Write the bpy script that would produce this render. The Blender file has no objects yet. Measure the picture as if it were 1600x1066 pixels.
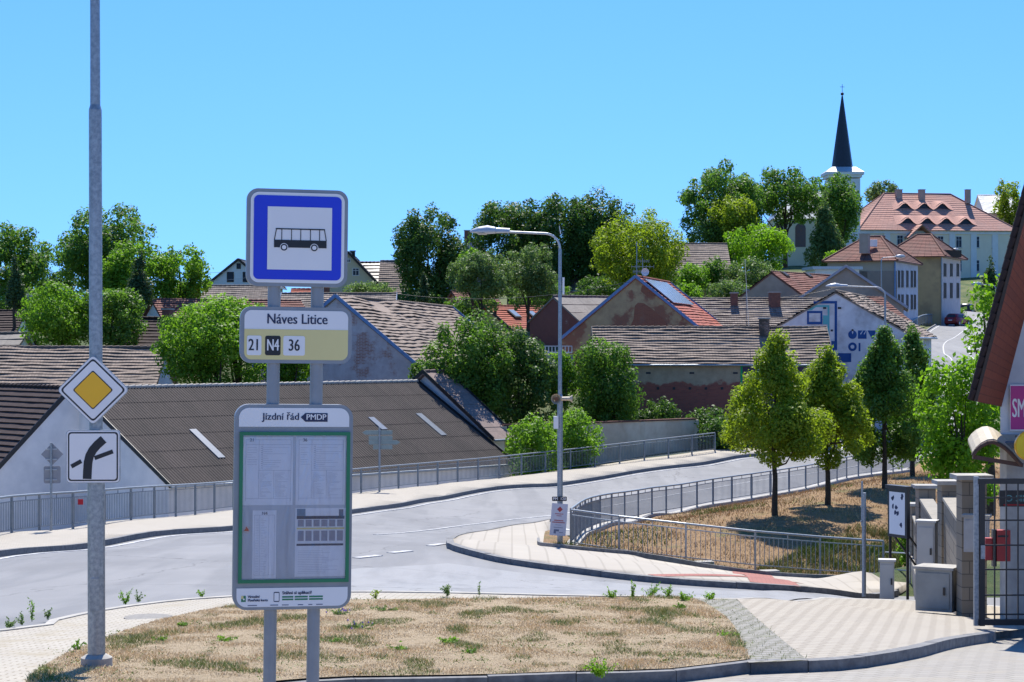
import bpy, bmesh, math, random
import numpy as np
from mathutils import Vector, Matrix, noise
R = math.radians
scene = bpy.context.scene
COL = scene.collection
random.seed(7)
F = 3111.0; CX = 800.0; CY = 533.0; CZ = 1.65      # lens in pixels of the 1600 px photograph

# ---------------------------------------------------------------- camera, sky, sun, exposure
cam = bpy.data.cameras.new('camera'); cam_o = bpy.data.objects.new('camera', cam); COL.objects.link(cam_o)
cam.lens = 70; cam.sensor_width = 36; cam.clip_start = .1; cam.clip_end = 6000
cam_o.location = (0, 0, CZ); cam_o.rotation_euler = (R(90), 0, 0)
scene.camera = cam_o
SUN_EL, SUN_AZ = R(57), R(2)                      # azimuth from +Y towards +X
sd = Vector((math.sin(SUN_AZ)*math.cos(SUN_EL), math.cos(SUN_AZ)*math.cos(SUN_EL), math.sin(SUN_EL)))
world = bpy.data.worlds.new('World'); scene.world = world; world.use_nodes = True
wn = world.node_tree.nodes; wl = world.node_tree.links
sky = wn.new('ShaderNodeTexSky'); sky.sky_type = 'NISHITA'; sky.sun_disc = False
sky.sun_elevation = SUN_EL; sky.sun_rotation = SUN_AZ
sky.air_density = 0.8; sky.dust_density = 0.0; sky.ozone_density = 6.0; sky.altitude = 300
bg = wn['Background']; bg.inputs[1].default_value = 0.12
hs = wn.new('ShaderNodeHueSaturation'); hs.inputs['Saturation'].default_value = 1.2; hs.inputs['Hue'].default_value = 0.505
stc = wn.new('ShaderNodeTexCoord'); smp = wn.new('ShaderNodeMapping'); smp.inputs['Location'].default_value = (0, 0, .13); smp.inputs['Scale'].default_value = (1, 1, .6)
wl.new(stc.outputs['Generated'], smp.inputs[0]); wl.new(smp.outputs[0], sky.inputs[0])
wl.new(sky.outputs[0], hs.inputs['Color']); wl.new(hs.outputs[0], bg.inputs[0])
sl = bpy.data.lights.new('sun', 'SUN'); sl.energy = 4.6; sl.angle = R(.5); sl.color = (1, .95, .87)
so = bpy.data.objects.new('sun', sl); COL.objects.link(so); so.rotation_euler = sd.to_track_quat('Z', 'Y').to_euler()
vs = scene.view_settings; vs.view_transform = 'Standard'; vs.look = 'None'; vs.gamma = 1; vs.exposure = 0.82

# ---------------------------------------------------------------- helpers
def P(px, py, Y): return Vector(((px-CX)*Y/F, Y, CZ+(CY-py)*Y/F))
class MB:
    def __init__(s): s.v=[]; s.f=[]; s.uv=[]; s.sm=[]
    def add(s, vs, fs, smooth=False, uvs=None):
        b=len(s.v); s.v += [tuple(v) for v in vs]
        for i,f in enumerate(fs):
            s.f.append(tuple(b+k for k in f)); s.sm.append(smooth)
            s.uv.append(uvs[i] if uvs else None)
        return s
    def quad(s,a,b,c,d,uv=None): return s.add([a,b,c,d],[(0,1,2,3)],uvs=[uv] if uv else None)
    def box(s, c, size, rz=0, M=None):
        x,y,z=[k/2 for k in size]; m = M if M else Matrix.Rotation(rz,3,'Z'); c=Vector(c)
        vs=[c+m@Vector((i*x,j*y,k*z)) for i in(-1,1) for j in(-1,1) for k in(-1,1)]
        return s.add(vs,[(0,1,3,2),(4,6,7,5),(0,4,5,1),(2,3,7,6),(0,2,6,4),(1,5,7,3)])
    def beam(s,a,b,w,h):                        # box section between two points
        a=Vector(a); b=Vector(b); d=(b-a); L=d.length
        if L<1e-6: return s
        d.normalize(); up=Vector((0,0,1)) if abs(d.z)<.95 else Vector((0,1,0))
        r=d.cross(up).normalized(); u=r.cross(d)
        M=Matrix((r,d,u)).transposed()
        return s.box((a+b)/2,(w,L,h),M=M)
    def cyl(s,a,b,r0,r1=None,n=12,cap=True):
        r1=r0 if r1 is None else r1
        a=Vector(a); b=Vector(b); d=(b-a).normalized(); t=Vector((1,0,0)) if abs(d.x)<.9 else Vector((0,1,0))
        u=d.cross(t).normalized(); w=d.cross(u)
        vs=[a+(u*math.cos(2*math.pi*i/n)+w*math.sin(2*math.pi*i/n))*r0 for i in range(n)]
        vs+=[b+(u*math.cos(2*math.pi*i/n)+w*math.sin(2*math.pi*i/n))*r1 for i in range(n)]
        s.add(vs,[(i,(i+1)%n,n+(i+1)%n,n+i) for i in range(n)],True)
        if cap: s.add(vs[:n],[tuple(range(n))]); s.add(vs[n:],[tuple(reversed(range(n)))])
        return s
    def tube(s,pts,rs,n=10):
        for i in range(len(pts)-1):
            r0=rs[i] if isinstance(rs,list) else rs; r1=rs[i+1] if isinstance(rs,list) else rs
            s.cyl(pts[i],pts[i+1],r0,r1,n,cap=True)
        return s
    def prism(s,poly,ext):                       # planar polygon extruded by a vector
        ext=Vector(ext); n=len(poly); a=[Vector(p) for p in poly]; b=[p+ext for p in a]
        s.add(a+b,[tuple(range(n)),tuple(range(2*n-1,n-1,-1))]+[(i,n+i,n+(i+1)%n,(i+1)%n) for i in range(n)])
        return s
    def build(s,name,mat,root=None,M=None):
        me=bpy.data.meshes.new(name)
        off=root['_w'] if root is not None else None
        off=Vector(off) if off is not None else Vector((0,0,0))
        vv=[(Vector(v)-off) for v in s.v] if root is not None else [Vector(v) for v in s.v]
        me.from_pydata([tuple(v) for v in vv],[],s.f)
        if any(u is not None for u in s.uv):
            l=me.uv_layers.new(name='UVMap'); k=0
            for pi,p in enumerate(me.polygons):
                u=s.uv[pi]
                for j in range(len(s.f[pi])):
                    if u: l.data[p.loop_start+j].uv=u[j]
        me.polygons.foreach_set('use_smooth',s.sm)
        me.materials.append(mat); me.update()
        bm=bmesh.new(); bm.from_mesh(me); bmesh.ops.recalc_face_normals(bm,faces=bm.faces) if s.closed else None
        bm.to_mesh(me); bm.free()
        o=bpy.data.objects.new(name,me); COL.objects.link(o)
        if root is not None: o.parent=root
        o['_w']=tuple(off)
        return o
    closed=True
def tag(o,label=None,cat=None,group=None,kind=None):
    if label: o['label']=label
    if cat: o['category']=cat
    if group: o['group']=group
    if kind: o['kind']=kind
    return o
def thing(name,label,cat,loc,group=None):
    o=bpy.data.objects.new(name,None); COL.objects.link(o); o.location=loc; o['_w']=tuple(loc); o.empty_display_size=.2
    return tag(o,label,cat,group)
def text_mb(mb,txt,o,right,up,size,align='CENTER',bold=0,sx=1.0,lift=.001):
    cu=bpy.data.curves.new('t','FONT'); cu.body=txt; cu.size=size; cu.align_x=align; cu.align_y='CENTER'; bold_=bold; cu.resolution_u=3
    ob=bpy.data.objects.new('t',cu); COL.objects.link(ob)
    dg=bpy.context.evaluated_depsgraph_get(); me=bpy.data.meshes.new_from_object(ob.evaluated_get(dg))
    right=Vector(right).normalized(); up=Vector(up).normalized(); n=right.cross(up)
    for i,q in enumerate((0,) if bold_==0 else (0,-bold_,bold_)):
        vs=[Vector(o)+right*(v.co.x*sx+q)+up*v.co.y+n*(lift+i*.00025) for v in me.vertices]
        mb.add(vs,[tuple(p.vertices) for p in me.polygons])
    bpy.data.objects.remove(ob); bpy.data.curves.remove(cu); bpy.data.meshes.remove(me)

# ---------------------------------------------------------------- materials
MATS={}
def nodes(name):
    m=bpy.data.materials.new(name); m.use_nodes=True; nt=m.node_tree
    return m,nt,nt.nodes['Principled BSDF'],nt.nodes.new,nt.links.new
def mixc(nt,fac,a,b):
    n=nt.nodes.new('ShaderNodeMix'); n.data_type='RGBA'
    for i,x in ((0,fac),(6,a),(7,b)):
        if isinstance(x,(int,float)): n.inputs[i].default_value=x
        elif isinstance(x,tuple): n.inputs[i].default_value=(*x,1)
        else: nt.links.new(x,n.inputs[i])
    return n.outputs[2]
def ramp(nt,x,a,b,lo=0.,hi=1.):
    n=nt.nodes.new('ShaderNodeMapRange'); nt.links.new(x,n.inputs[0]); n.inputs[1].default_value=a; n.inputs[2].default_value=b
    n.inputs[3].default_value=lo; n.inputs[4].default_value=hi; return n.outputs[0]
def coord(nt,kind='Object',scale=(1,1,1)):
    tc=nt.nodes.new('ShaderNodeTexCoord'); mp=nt.nodes.new('ShaderNodeMapping'); mp.inputs['Scale'].default_value=scale
    nt.links.new(tc.outputs[kind],mp.inputs[0]); return mp.outputs[0]
def noi(nt,vec,scale,detail=5,rough=.6):
    n=nt.nodes.new('ShaderNodeTexNoise'); n.inputs['Scale'].default_value=scale; n.inputs['Detail'].default_value=detail; n.inputs['Roughness'].default_value=rough
    nt.links.new(vec,n.inputs['Vector']); return n.outputs['Fac']
def bump(nt,bs,h,st=.4,dist=.02):
    b=nt.nodes.new('ShaderNodeBump'); b.inputs['Strength'].default_value=st; b.inputs['Distance'].default_value=dist
    nt.links.new(h,b.inputs['Height']); nt.links.new(b.outputs[0],bs.inputs['Normal'])
def pm(name,c1,c2=None,scale=3,rough=.8,bst=.2,metal=0,c3=None,s3=.4,spec=.5,lo=.35,hi=.65):
    if name in MATS: return MATS[name]
    m,nt,bs,new,link=nodes(name)
    c2=c2 or tuple(k*.8 for k in c1); v=coord(nt)
    f=noi(nt,v,scale); c=mixc(nt,ramp(nt,f,lo,hi),c1,c2)
    if c3: c=mixc(nt,ramp(nt,noi(nt,v,s3,4),.48,.62),c,c3)
    link(c,bs.inputs['Base Color']); bs.inputs['Roughness'].default_value=rough; bs.inputs['Metallic'].default_value=metal
    bs.inputs['Specular IOR Level'].default_value=spec
    if bst: bump(nt,bs,noi(nt,v,scale*4),bst)
    MATS[name]=m; return m
def tile_mat(name,c1,c2,c3,tw=.2,th=.33,mort=.012):
    if name in MATS: return MATS[name]
    m,nt,bs,new,link=nodes(name)
    uv=coord(nt,'UV')
    b=new('ShaderNodeTexBrick'); b.offset=0; b.inputs['Scale'].default_value=1; b.inputs['Brick Width'].default_value=tw; b.inputs['Row Height'].default_value=th
    b.inputs['Mortar Size'].default_value=mort; b.inputs['Mortar Smooth'].default_value=.3; b.inputs['Bias'].default_value=0
    b.inputs['Color1'].default_value=(*c1,1); b.inputs['Color2'].default_value=(*c2,1); b.inputs['Mortar'].default_value=(*[k*.45 for k in c1],1)
    link(uv,b.inputs['Vector'])
    # irregular weathering: stretched along the slope
    uv2=coord(nt,'UV',(1.1,.35,1)); c=mixc(nt,ramp(nt,noi(nt,uv2,.55,6,.7),.46,.68),b.outputs['Color'],c3)
    d=noi(nt,uv,5.5,4,.7); c=mixc(nt,ramp(nt,d,.45,.75,0,.6),c,tuple(k*.5 for k in c2))
    link(c,bs.inputs['Base Color']); bs.inputs['Roughness'].default_value=.85; bs.inputs['Specular IOR Level'].default_value=.25
    bump(nt,bs,mixc(nt,.5,b.outputs['Fac'],d),.4,.03); MATS[name]=m; return m
def brick_plaster(name,br1,br2,pl1,pl2,thr=.5,zsplit=None,bw=.26,axis='XZ',mortar=(.4,.36,.32)):
    m,nt,bs,new,link=nodes(name)
    tc=new('ShaderNodeTexCoord'); sp=new('ShaderNodeSeparateXYZ'); cb=new('ShaderNodeCombineXYZ'); link(tc.outputs['Object'],sp.inputs[0])
    ad=new('ShaderNodeMath'); ad.operation='ADD'; link(sp.outputs[0],ad.inputs[0]); link(sp.outputs[1],ad.inputs[1])
    link(ad.outputs[0],cb.inputs[0]); link(sp.outputs[2],cb.inputs[1])
    b=new('ShaderNodeTexBrick'); b.inputs['Scale'].default_value=1; b.inputs['Brick Width'].default_value=bw; b.inputs['Row Height'].default_value=.09
    b.inputs['Mortar Size'].default_value=.012; b.inputs['Color1'].default_value=(*br1,1); b.inputs['Color2'].default_value=(*br2,1); b.inputs['Mortar'].default_value=(*mortar,1)
    link(cb.outputs[0],b.inputs['Vector'])
    v=tc.outputs['Object']; n1=noi(nt,v,.45,6,.6)
    if zsplit is not None:
        mz=new('ShaderNodeMath'); mz.operation='MULTIPLY_ADD'; link(sp.outputs[2],mz.inputs[0]); mz.inputs[1].default_value=.5; mz.inputs[2].default_value=-.5*zsplit
        a2=new('ShaderNodeMath'); a2.operation='ADD'; link(mz.outputs[0],a2.inputs[0]); link(n1,a2.inputs[1]); n1=a2.outputs[0]
    pl=mixc(nt,ramp(nt,noi(nt,v,1.6,6,.7),.35,.65),pl1,pl2)
    c=mixc(nt,ramp(nt,n1,thr-.03,thr+.03),b.outputs['Color'],pl)
    link(c,bs.inputs['Base Color']); bs.inputs['Roughness'].default_value=.9
    bump(nt,bs,c,.3,.02); return m
def paver(name,c1,c2,mort,w=.2,h=.1,rot=0,off=.5,dirt=None,ms=.009):
    m,nt,bs,new,link=nodes(name)
    tc=new('ShaderNodeTexCoord'); mp=new('ShaderNodeMapping'); mp.inputs['Rotation'].default_value=(0,0,rot); link(tc.outputs['Object'],mp.inputs[0])
    b=new('ShaderNodeTexBrick'); b.offset=off; b.inputs['Scale'].default_value=1; b.inputs['Brick Width'].default_value=w; b.inputs['Row Height'].default_value=h
    b.inputs['Mortar Size'].default_value=ms; b.inputs['Mortar Smooth'].default_value=.2; b.inputs['Color1'].default_value=(*c1,1); b.inputs['Color2'].default_value=(*c2,1); b.inputs['Mortar'].default_value=(*mort,1)
    link(mp.outputs[0],b.inputs['Vector'])
    n1=noi(nt,tc.outputs['Object'],.5,6,.65)
    c=mixc(nt,ramp(nt,n1,.3,.7,0,.35),b.outputs['Color'],tuple(k*.72 for k in c1))
    if dirt: c=mixc(nt,ramp(nt,noi(nt,tc.outputs['Object'],1.3,6,.7),.52,.66,0,.8),c,dirt)
    link(c,bs.inputs['Base Color']); bs.inputs['Roughness'].default_value=.9; bs.inputs['Specular IOR Level'].default_value=.3; bump(nt,bs,b.outputs['Fac'],-.3,.01); return m
def leaf_mat(name,dark,light,trans=.35):
    if name in MATS: return MATS[name]
    m=bpy.data.materials.new(name); m.use_nodes=True; nt=m.node_tree; nt.nodes.clear(); new=nt.nodes.new; link=nt.links.new
    at=new('ShaderNodeAttribute'); at.attribute_name='tint'
    c=mixc(nt,at.outputs['Fac'],dark,light)
    d=new('ShaderNodeBsdfPrincipled'); d.inputs['Roughness'].default_value=.55; d.inputs['Specular IOR Level'].default_value=.3; link(c,d.inputs['Base Color'])
    t=new('ShaderNodeBsdfTranslucent'); tcx=mixc(nt,.5,c,tuple(min(1,k*1.5) for k in (light[0]*.85,light[1],light[2]*.4))); link(tcx,t.inputs['Color'])
    mx=new('ShaderNodeMixShader'); mx.inputs[0].default_value=trans; link(d.outputs[0],mx.inputs[1]); link(t.outputs[0],mx.inputs[2])
    o=new('ShaderNodeOutputMaterial'); link(mx.outputs[0],o.inputs[0]); MATS[name]=m; return m

galv=pm('galvanised_steel',(.36,.39,.42),(.22,.25,.28),26,.42,.05,.55,spec=.5)
galv_l=pm('bright_galvanised',(.5,.52,.54),(.38,.41,.44),12,.45,.05,.4)
rail_m=pm('railing_steel',(.22,.25,.28),(.17,.20,.23),5,.5,.05,.35)
alu=pm('grey_aluminium_frame',(.27,.285,.31),(.23,.245,.27),8,.45,.03,.3)
wht=pm('white_sign_face',(.80,.77,.77),(.77,.74,.74),3,.35,0)
blk=pm('black_print',(.012,.013,.02),(.01,.011,.016),3,.5,0)
navy=pm('navy_print',(.012,.02,.07),(.012,.02,.07),3,.5,0)
blue=pm('blue_sign_paint',(.008,.035,.62),(.008,.03,.56),2,.35,0)
yel=pm('amber_sign_paint',(.90,.47,.008),(.85,.44,.008),2,.35,0)
ybe=pm('pale_yellow_print',(.74,.62,.27),(.70,.58,.25),2,.4,0)
grn=pm('green_frame_paint',(.01,.19,.085),(.012,.16,.07),4,.45,0)
glass=pm('dark_window_glass',(.03,.035,.05),(.04,.05,.065),1,.25,0,spec=.15)
wood=pm('dark_timber',(.05,.032,.022),(.03,.02,.015),8,.7,.2)
wframe=pm('white_window_frame',(.7,.7,.68),(.6,.6,.58),5,.6,0)
conc=pm('pale_concrete',(.42,.40,.36),(.3,.285,.26),3,.9,.2)
kerbm=pm('granite_kerb',(.20,.20,.20),(.12,.12,.125),9,.85,.3)
bark=pm('tree_bark',(.07,.055,.04),(.035,.028,.02),12,.95,.8)
black_m=pm('black_painted_steel',(.02,.02,.022),(.015,.015,.018),6,.4,0)
white_w=pm('whitewashed_wall',(.80,.78,.77),(.70,.69,.69),1.2,.9,.1,c3=(.62,.61,.62),s3=.25)
white_r=pm('clean_white_render',(.72,.72,.70),(.66,.66,.65),1.2,.9,.1)
cream=pm('cream_render',(.62,.54,.36),(.55,.48,.32),.8,.9,.1)
ochre=pm('ochre_render',(.46,.34,.18),(.39,.29,.16),.8,.9,.1,c3=(.32,.24,.14))
mauve=pm('weathered_mauve_render',(.46,.34,.28),(.37,.27,.22),.7,.9,.1,c3=(.31,.24,.21),s3=.3)
coral=pm('coral_render',(.48,.17,.13),(.42,.15,.12),.8,.9,.05)
gold=pm('yellow_render',(.62,.45,.14),(.56,.4,.13),.8,.9,.05)
grey_board=pm('grey_boards',(.2,.19,.17),(.13,.12,.11),2,.9,.2)
chim=pm('chimney_brick',(.22,.1,.07),(.14,.07,.055),6,.9,.4)
t_old=tile_mat('old_brown_tiles',(.32,.25,.20),(.24,.185,.15),(.14,.115,.10))
t_grey=tile_mat('grey_old_tiles',(.36,.295,.25),(.25,.205,.175),(.15,.13,.11))
t_dark=tile_mat('dark_brown_tiles',(.07,.045,.042),(.045,.03,.03),(.055,.038,.036),.3,.34)
t_red=tile_mat('red_tiles',(.46,.13,.085),(.37,.11,.075),(.28,.12,.09))
t_pink=tile_mat('weathered_red_tiles',(.27,.115,.09),(.21,.095,.075),(.19,.12,.10))
t_school=tile_mat('pale_red_tiles',(.56,.30,.235),(.50,.27,.21),(.46,.28,.23),.4,.5,.01)
t_slate=pm('slate',(.018,.022,.036),(.012,.015,.024),3,.5,.2)
t_corr=tile_mat('fibre_cement_sheet',(.082,.066,.060),(.066,.054,.049),(.046,.040,.038),1.1,1.5,.012)
t_corr2=tile_mat('grey_fibre_cement',(.24,.22,.20),(.19,.175,.16),(.14,.13,.12),1.1,1.4,.012)

# ---------------------------------------------------------------- terrain height
C=[]
def cp(px,py,Y): p=P(px,py,Y); C.append((p.x,p.y,p.z))
for x in (-10,0,10): C.append((x,-10,.3)); C.append((x,0,0)); C.append((x,10,-.7))
for a in ((151,1050,19.4),(600,1063,19.2),(1170,1040,20),(1500,1033,20),
          (1000,872,57),(1100,886,56.5),(1200,898,56.8),(1380,907,58),
          (1214,808,66),(1288,790,69),(1368,766,73),(1428,747,80),(1300,884,60),(1530,985,26.5),(1460,950,39),(1150,937,31),(1560,900,60),(1450,885,50),(0,985,24.9),(0,870,45),(150,854,52),(369,827,63),(552,802,75),(625,791,82.6),(700,778,90),(870,758.5,100),(940,748,104),(1100,725,113),(552,836,60),
          (701,849,51),(1000,910,43),(1260,926,45),(1400,931,46),(1100,900,49),(1250,908,51),(1300,944,33),(1440,945,36)): cp(*a)
for px,py,Y in ((0,775,55.7),(35,774,57.5),(86,771,59.7),(177,764.5,63.5),(270,759,68.8),(338,754.5,73.5),(370,752,75.5),(450,744,81.5),(520,737,86.5),(575,732,90.5),(620,728,93.5),(690,722,98),(727,719,100.3),(804,712.5,104.5),(870,705,107.4),(940,697,110.4),(1020,688,113.5),(1117,677,117.5)): cp(px,py,Y); C[-1]=(C[-1][0],C[-1][1],C[-1][2]-1.2)
for px,py,Y in ((892,794,58.5),(907,784,62.9),(932,775,68.5),(961,770.5,71.9),(990,766.5,74.9),(1017,762.5,77.5),(1043,759,80),(1092,752,84),(1133,746,87),(1205,736,91.5),(1268,726,96),(1325,714,103.5),(1380,708,109),(1422,703,115)): cp(px,py,Y); C[-1]=(C[-1][0],C[-1][1],C[-1][2]-1.22)
for a in ((26,132,-4.6),(33,155,-2.9),(40,180,-.9),(43.4,200,.45),(54.6,250,3.75),(62,268,4.7),(70,290,6),(45,225,2.3),(64,245,4.0)): C.append(a)
for a in ((1240,520,150),(1140,530,150),(1230,480,180),(1503,486,262),(1340,514,225),(1540,432,330),(1400,440,330),(1250,415,325),(1100,440,250),(990,480,200),(820,488,200),(670,495,190),(380,480,205),(100,505,170),(0,535,150),
          (560,480,205),(300,565,130),(700,525,160)): cp(*a)
for a in ((-20,84,-8.3),(-30,95,-8.3),(-12,100,-8.2),(-5,110,-7.8),(-25,112,-7),(-12,120,-6.4),(0,120,-6.2),(6,125,-4.8),(14,130,-4.2),(-40,60,-8),(-60,100,-6),(-30,20,-4),(-30,0,-1),(25,30,-3.6),(30,60,-6),(45,80,-5.5),(40,110,-4.5),(40,0,0),
          (80,200,4),(90,120,0),(100,330,12),(-80,180,4),(-100,300,6),(0,320,8),(-40,420,4),(60,420,11),(140,420,11),(-140,420,4),(-140,60,-4),(140,60,-2),(-140,0,0),(140,0,1)): C.append(a)
C=np.array(C); _n=len(C); _c2=9.0
def _ph(d2): return -np.sqrt(d2+_c2)
_d2=((C[:,None,:2]-C[None,:,:2])**2).sum(-1)
_A=np.zeros((_n+3,_n+3)); _A[:_n,:_n]=_ph(_d2)-np.eye(_n)*.15; _Pm=np.c_[np.ones(_n),C[:,:2]]; _A[:_n,_n:]=_Pm; _A[_n:,:_n]=_Pm.T
_w=np.linalg.solve(_A,np.r_[C[:,2],0,0,0])
def Gv(x,y):
    x=np.asarray(x,float); y=np.asarray(y,float)
    xc=np.clip(x,-140,140); yc=np.clip(y,-10,420)
    d2=(xc[...,None]-C[:,0])**2+(yc[...,None]-C[:,1])**2
    z=_ph(d2)@_w[:_n]+_w[_n]+_w[_n+1]*xc+_w[_n+2]*yc
    far=np.hypot(x-xc,y-yc); return z-np.minimum(far*.03,25)
def G(x,y): return float(Gv(x,y))
def hit(px,py,y0=12.,y1=420.):
    Y=np.arange(y0,y1,.25); z=CZ+(CY-py)*Y/F; g=Gv((px-CX)*Y/F,Y); k=np.argmax(z<=g)
    if not (z<=g).any(): k=len(Y)-1
    a,b=Y[max(k-1,0)],Y[k]; fa=z[max(k-1,0)]-g[max(k-1,0)]; fb=z[k]-g[k]
    t=fa/(fa-fb) if fa!=fb else 0; Yh=a+(b-a)*t
    return ((px-CX)*Yh/F,Yh)
def hits(l): return [hit(*p) for p in l]
# ---------------------------------------------------------------- draped ground patches
def drape(name,poly,mat,off,cell=1.5,skirt=0,kind='structure'):
    bm=bmesh.new(); vs=[bm.verts.new((x,y,0)) for x,y in poly]; bm.faces.new(vs)
    xs=[p[0] for p in poly]; ys=[p[1] for p in poly]
    x=math.ceil(min(xs)/cell)*cell
    while x<max(xs):
        bmesh.ops.bisect_plane(bm,geom=bm.verts[:]+bm.edges[:]+bm.faces[:],plane_co=(x,0,0),plane_no=(1,0,0)); x+=cell
    y=math.ceil(min(ys)/cell)*cell
    while y<max(ys):
        bmesh.ops.bisect_plane(bm,geom=bm.verts[:]+bm.edges[:]+bm.faces[:],plane_co=(0,y,0),plane_no=(0,1,0)); y+=cell
    bmesh.ops.triangulate(bm,faces=bm.faces[:])
    bm.verts.ensure_lookup_table()
    zz=Gv([v.co.x for v in bm.verts],[v.co.y for v in bm.verts])
    for v,z in zip(bm.verts,zz): v.co.z=float(z)+off
    if skirt:
        be=[e for e in bm.edges if e.is_boundary]; r=bmesh.ops.extrude_edge_only(bm,edges=be)
        for g in r['geom']:
            if isinstance(g,bmesh.types.BMVert): g.co.z-=skirt
    for f in bm.faces: f.smooth=True
    me=bpy.data.meshes.new(name); bm.to_mesh(me); bm.free(); me.materials.append(mat)
    for p in me.polygons:
        if p.normal.z<-.2: p.flip()
    o=bpy.data.objects.new(name,me); COL.objects.link(o); o['kind']=kind; return o
def smooth_line(pts,step=.8):
    out=[]; n=len(pts); pts=[Vector((*p,0)) for p in pts]
    for i in range(n-1):
        p0=pts[max(i-1,0)]; p1=pts[i]; p2=pts[i+1]; p3=pts[min(i+2,n-1)]; k=max(2,int((p2-p1).length/step))
        for j in range(k):
            t=j/k; m1=(p2-p0)*.5; m2=(p3-p1)*.5
            q=p1*(2*t**3-3*t*t+1)+m1*(t**3-2*t*t+t)+p2*(-2*t**3+3*t*t)+m2*(t**3-t*t); out.append((q.x,q.y))
    out.append((pts[-1].x,pts[-1].y)); return out
def offset(line,d):
    out=[]
    for i,p in enumerate(line):
        a=line[max(i-1,0)]; b=line[min(i+1,len(line)-1)]; t=Vector((b[0]-a[0],b[1]-a[1])).normalized(); out.append((p[0]+t.y*d,p[1]-t.x*d))
    return out
def ribbon(name,line,d0,d1,z0,z1,mat,kind='structure',build=True,mb=None,seg=0):   # box section following a line, right side positive
    a=offset(line,d0); b=offset(line,d1); ga=Gv(*zip(*a)); gb=Gv(*zip(*b)); m=mb or MB(); vs=[];fs=[]
    for (x,y),(u,v),g,h in zip(a,b,ga,gb): g=max(g,h) if abs(d1-d0)<.5 else g; hh=g if abs(d1-d0)<.5 else h; vs+=[(x,y,g+z0),(x,y,g+z1),(u,v,hh+z1),(u,v,hh+z0)]
    if seg:                                             # separate kerb stones with open joints
        rj=random.Random(len(a)); V=[Vector(q) for q in vs]
        for i in range(0,len(a)-1,seg):
            e=min(i+seg,len(a)-1); s0=[V[4*i+j] for j in range(4)]; s1=[V[4*e+j] for j in range(4)]; L_=(s1[0]-s0[0]).length
            if L_<.05: continue
            t=.008/L_; dz=Vector((0,0,rj.uniform(-.006,.006))); rows=[]
            for kk in range(i,e+1):
                r=[V[4*kk+j]+dz for j in range(4)]
                if kk==i: r=[q.lerp(w,min(.4,t*seg)) for q,w in zip(r,[V[4*(kk+1)+j]+dz for j in range(4)])]
                rows+=r
            nr=e-i+1; ff=[(4*q+j,4*q+(j+1)%4,4*q+4+(j+1)%4,4*q+4+j) for q in range(nr-1) for j in range(4)]+[(0,1,2,3),(4*nr-4,4*nr-1,4*nr-2,4*nr-3)]
            m.add(rows,ff)
        o=m.build(name,mat); o['kind']=kind; return o
    for i in range(len(a)-1):
        k=4*i
        for j in range(4): fs.append((k+j,k+(j+1)%4,k+4+(j+1)%4,k+4+j))
    fs+= [(0,1,2,3),(4*len(a)-4,4*len(a)-1,4*len(a)-2,4*len(a)-3)]
    m.add(vs,fs)
    if build: o=m.build(name,mat); o['kind']=kind; return o

# ground sheet
dry=None
m,nt,bs,new,link=nodes('dry_grass_soil'); v=coord(nt)
c=mixc(nt,ramp(nt,noi(nt,v,7,8,.75),.35,.65),(.56,.45,.31),(.40,.31,.20))
c=mixc(nt,ramp(nt,noi(nt,v,.8,8,.75),.58,.7,0,.5),c,(.24,.24,.10)); c=mixc(nt,ramp(nt,noi(nt,v,40,3,.7),.55,.75,0,.5),c,(.28,.2,.12))
link(c,bs.inputs['Base Color']); bs.inputs['Roughness'].default_value=1; bs.inputs['Specular IOR Level'].default_value=.1; bump(nt,bs,noi(nt,v,25,6,.8),1,.05); dry=m
m,nt,bs,new,link=nodes('village_ground'); v=coord(nt)
c=mixc(nt,ramp(nt,noi(nt,v,.3,8,.7),.42,.58),(.05,.085,.02),(.13,.14,.05))
link(c,bs.inputs['Base Color']); bs.inputs['Roughness'].default_value=1; bump(nt,bs,noi(nt,v,8,6,.8),1,.1); vground=m
def axis(a,b,segs):
    out=[]
    for lo,hi,st in segs: out+=list(np.arange(lo,hi,st))
    return np.array(out+[segs[-1][1]])
xs=axis(0,0,[(-2000,-400,200),(-400,-140,26),(-140,-44,6),(-44,44,1),(44,92,1.5),(92,140,6),(140,400,26),(400,2000,200)])
ys=axis(0,0,[(-60,0,6),(0,120,1),(120,280,1.5),(280,420,5),(420,800,40),(800,3000,200)])
X,Yg=np.meshgrid(xs,ys); Z=np.concatenate([Gv(X[i:i+20],Yg[i:i+20]) for i in range(0,len(ys),20)])-.06
Z-=np.where((Yg<30)&(np.abs(X)<60),.22,0)
Z-=np.where((Yg>122)&(Yg<275)&(X>15)&(X<85),.14,0)
me=bpy.data.meshes.new('ground'); nx=len(xs); ny=len(ys)
idx=np.arange(nx*ny).reshape(ny,nx); fc=np.stack([idx[:-1,:-1],idx[:-1,1:],idx[1:,1:],idx[1:,:-1]],-1).reshape(-1,4)
me.from_pydata(np.stack([X,Yg,Z],-1).reshape(-1,3).tolist(),[],fc.tolist()); me.materials.append(vground)
me.polygons.foreach_set('use_smooth',[True]*len(fc)); go=bpy.data.objects.new('ground',me); COL.objects.link(go); go['kind']='structure'

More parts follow.
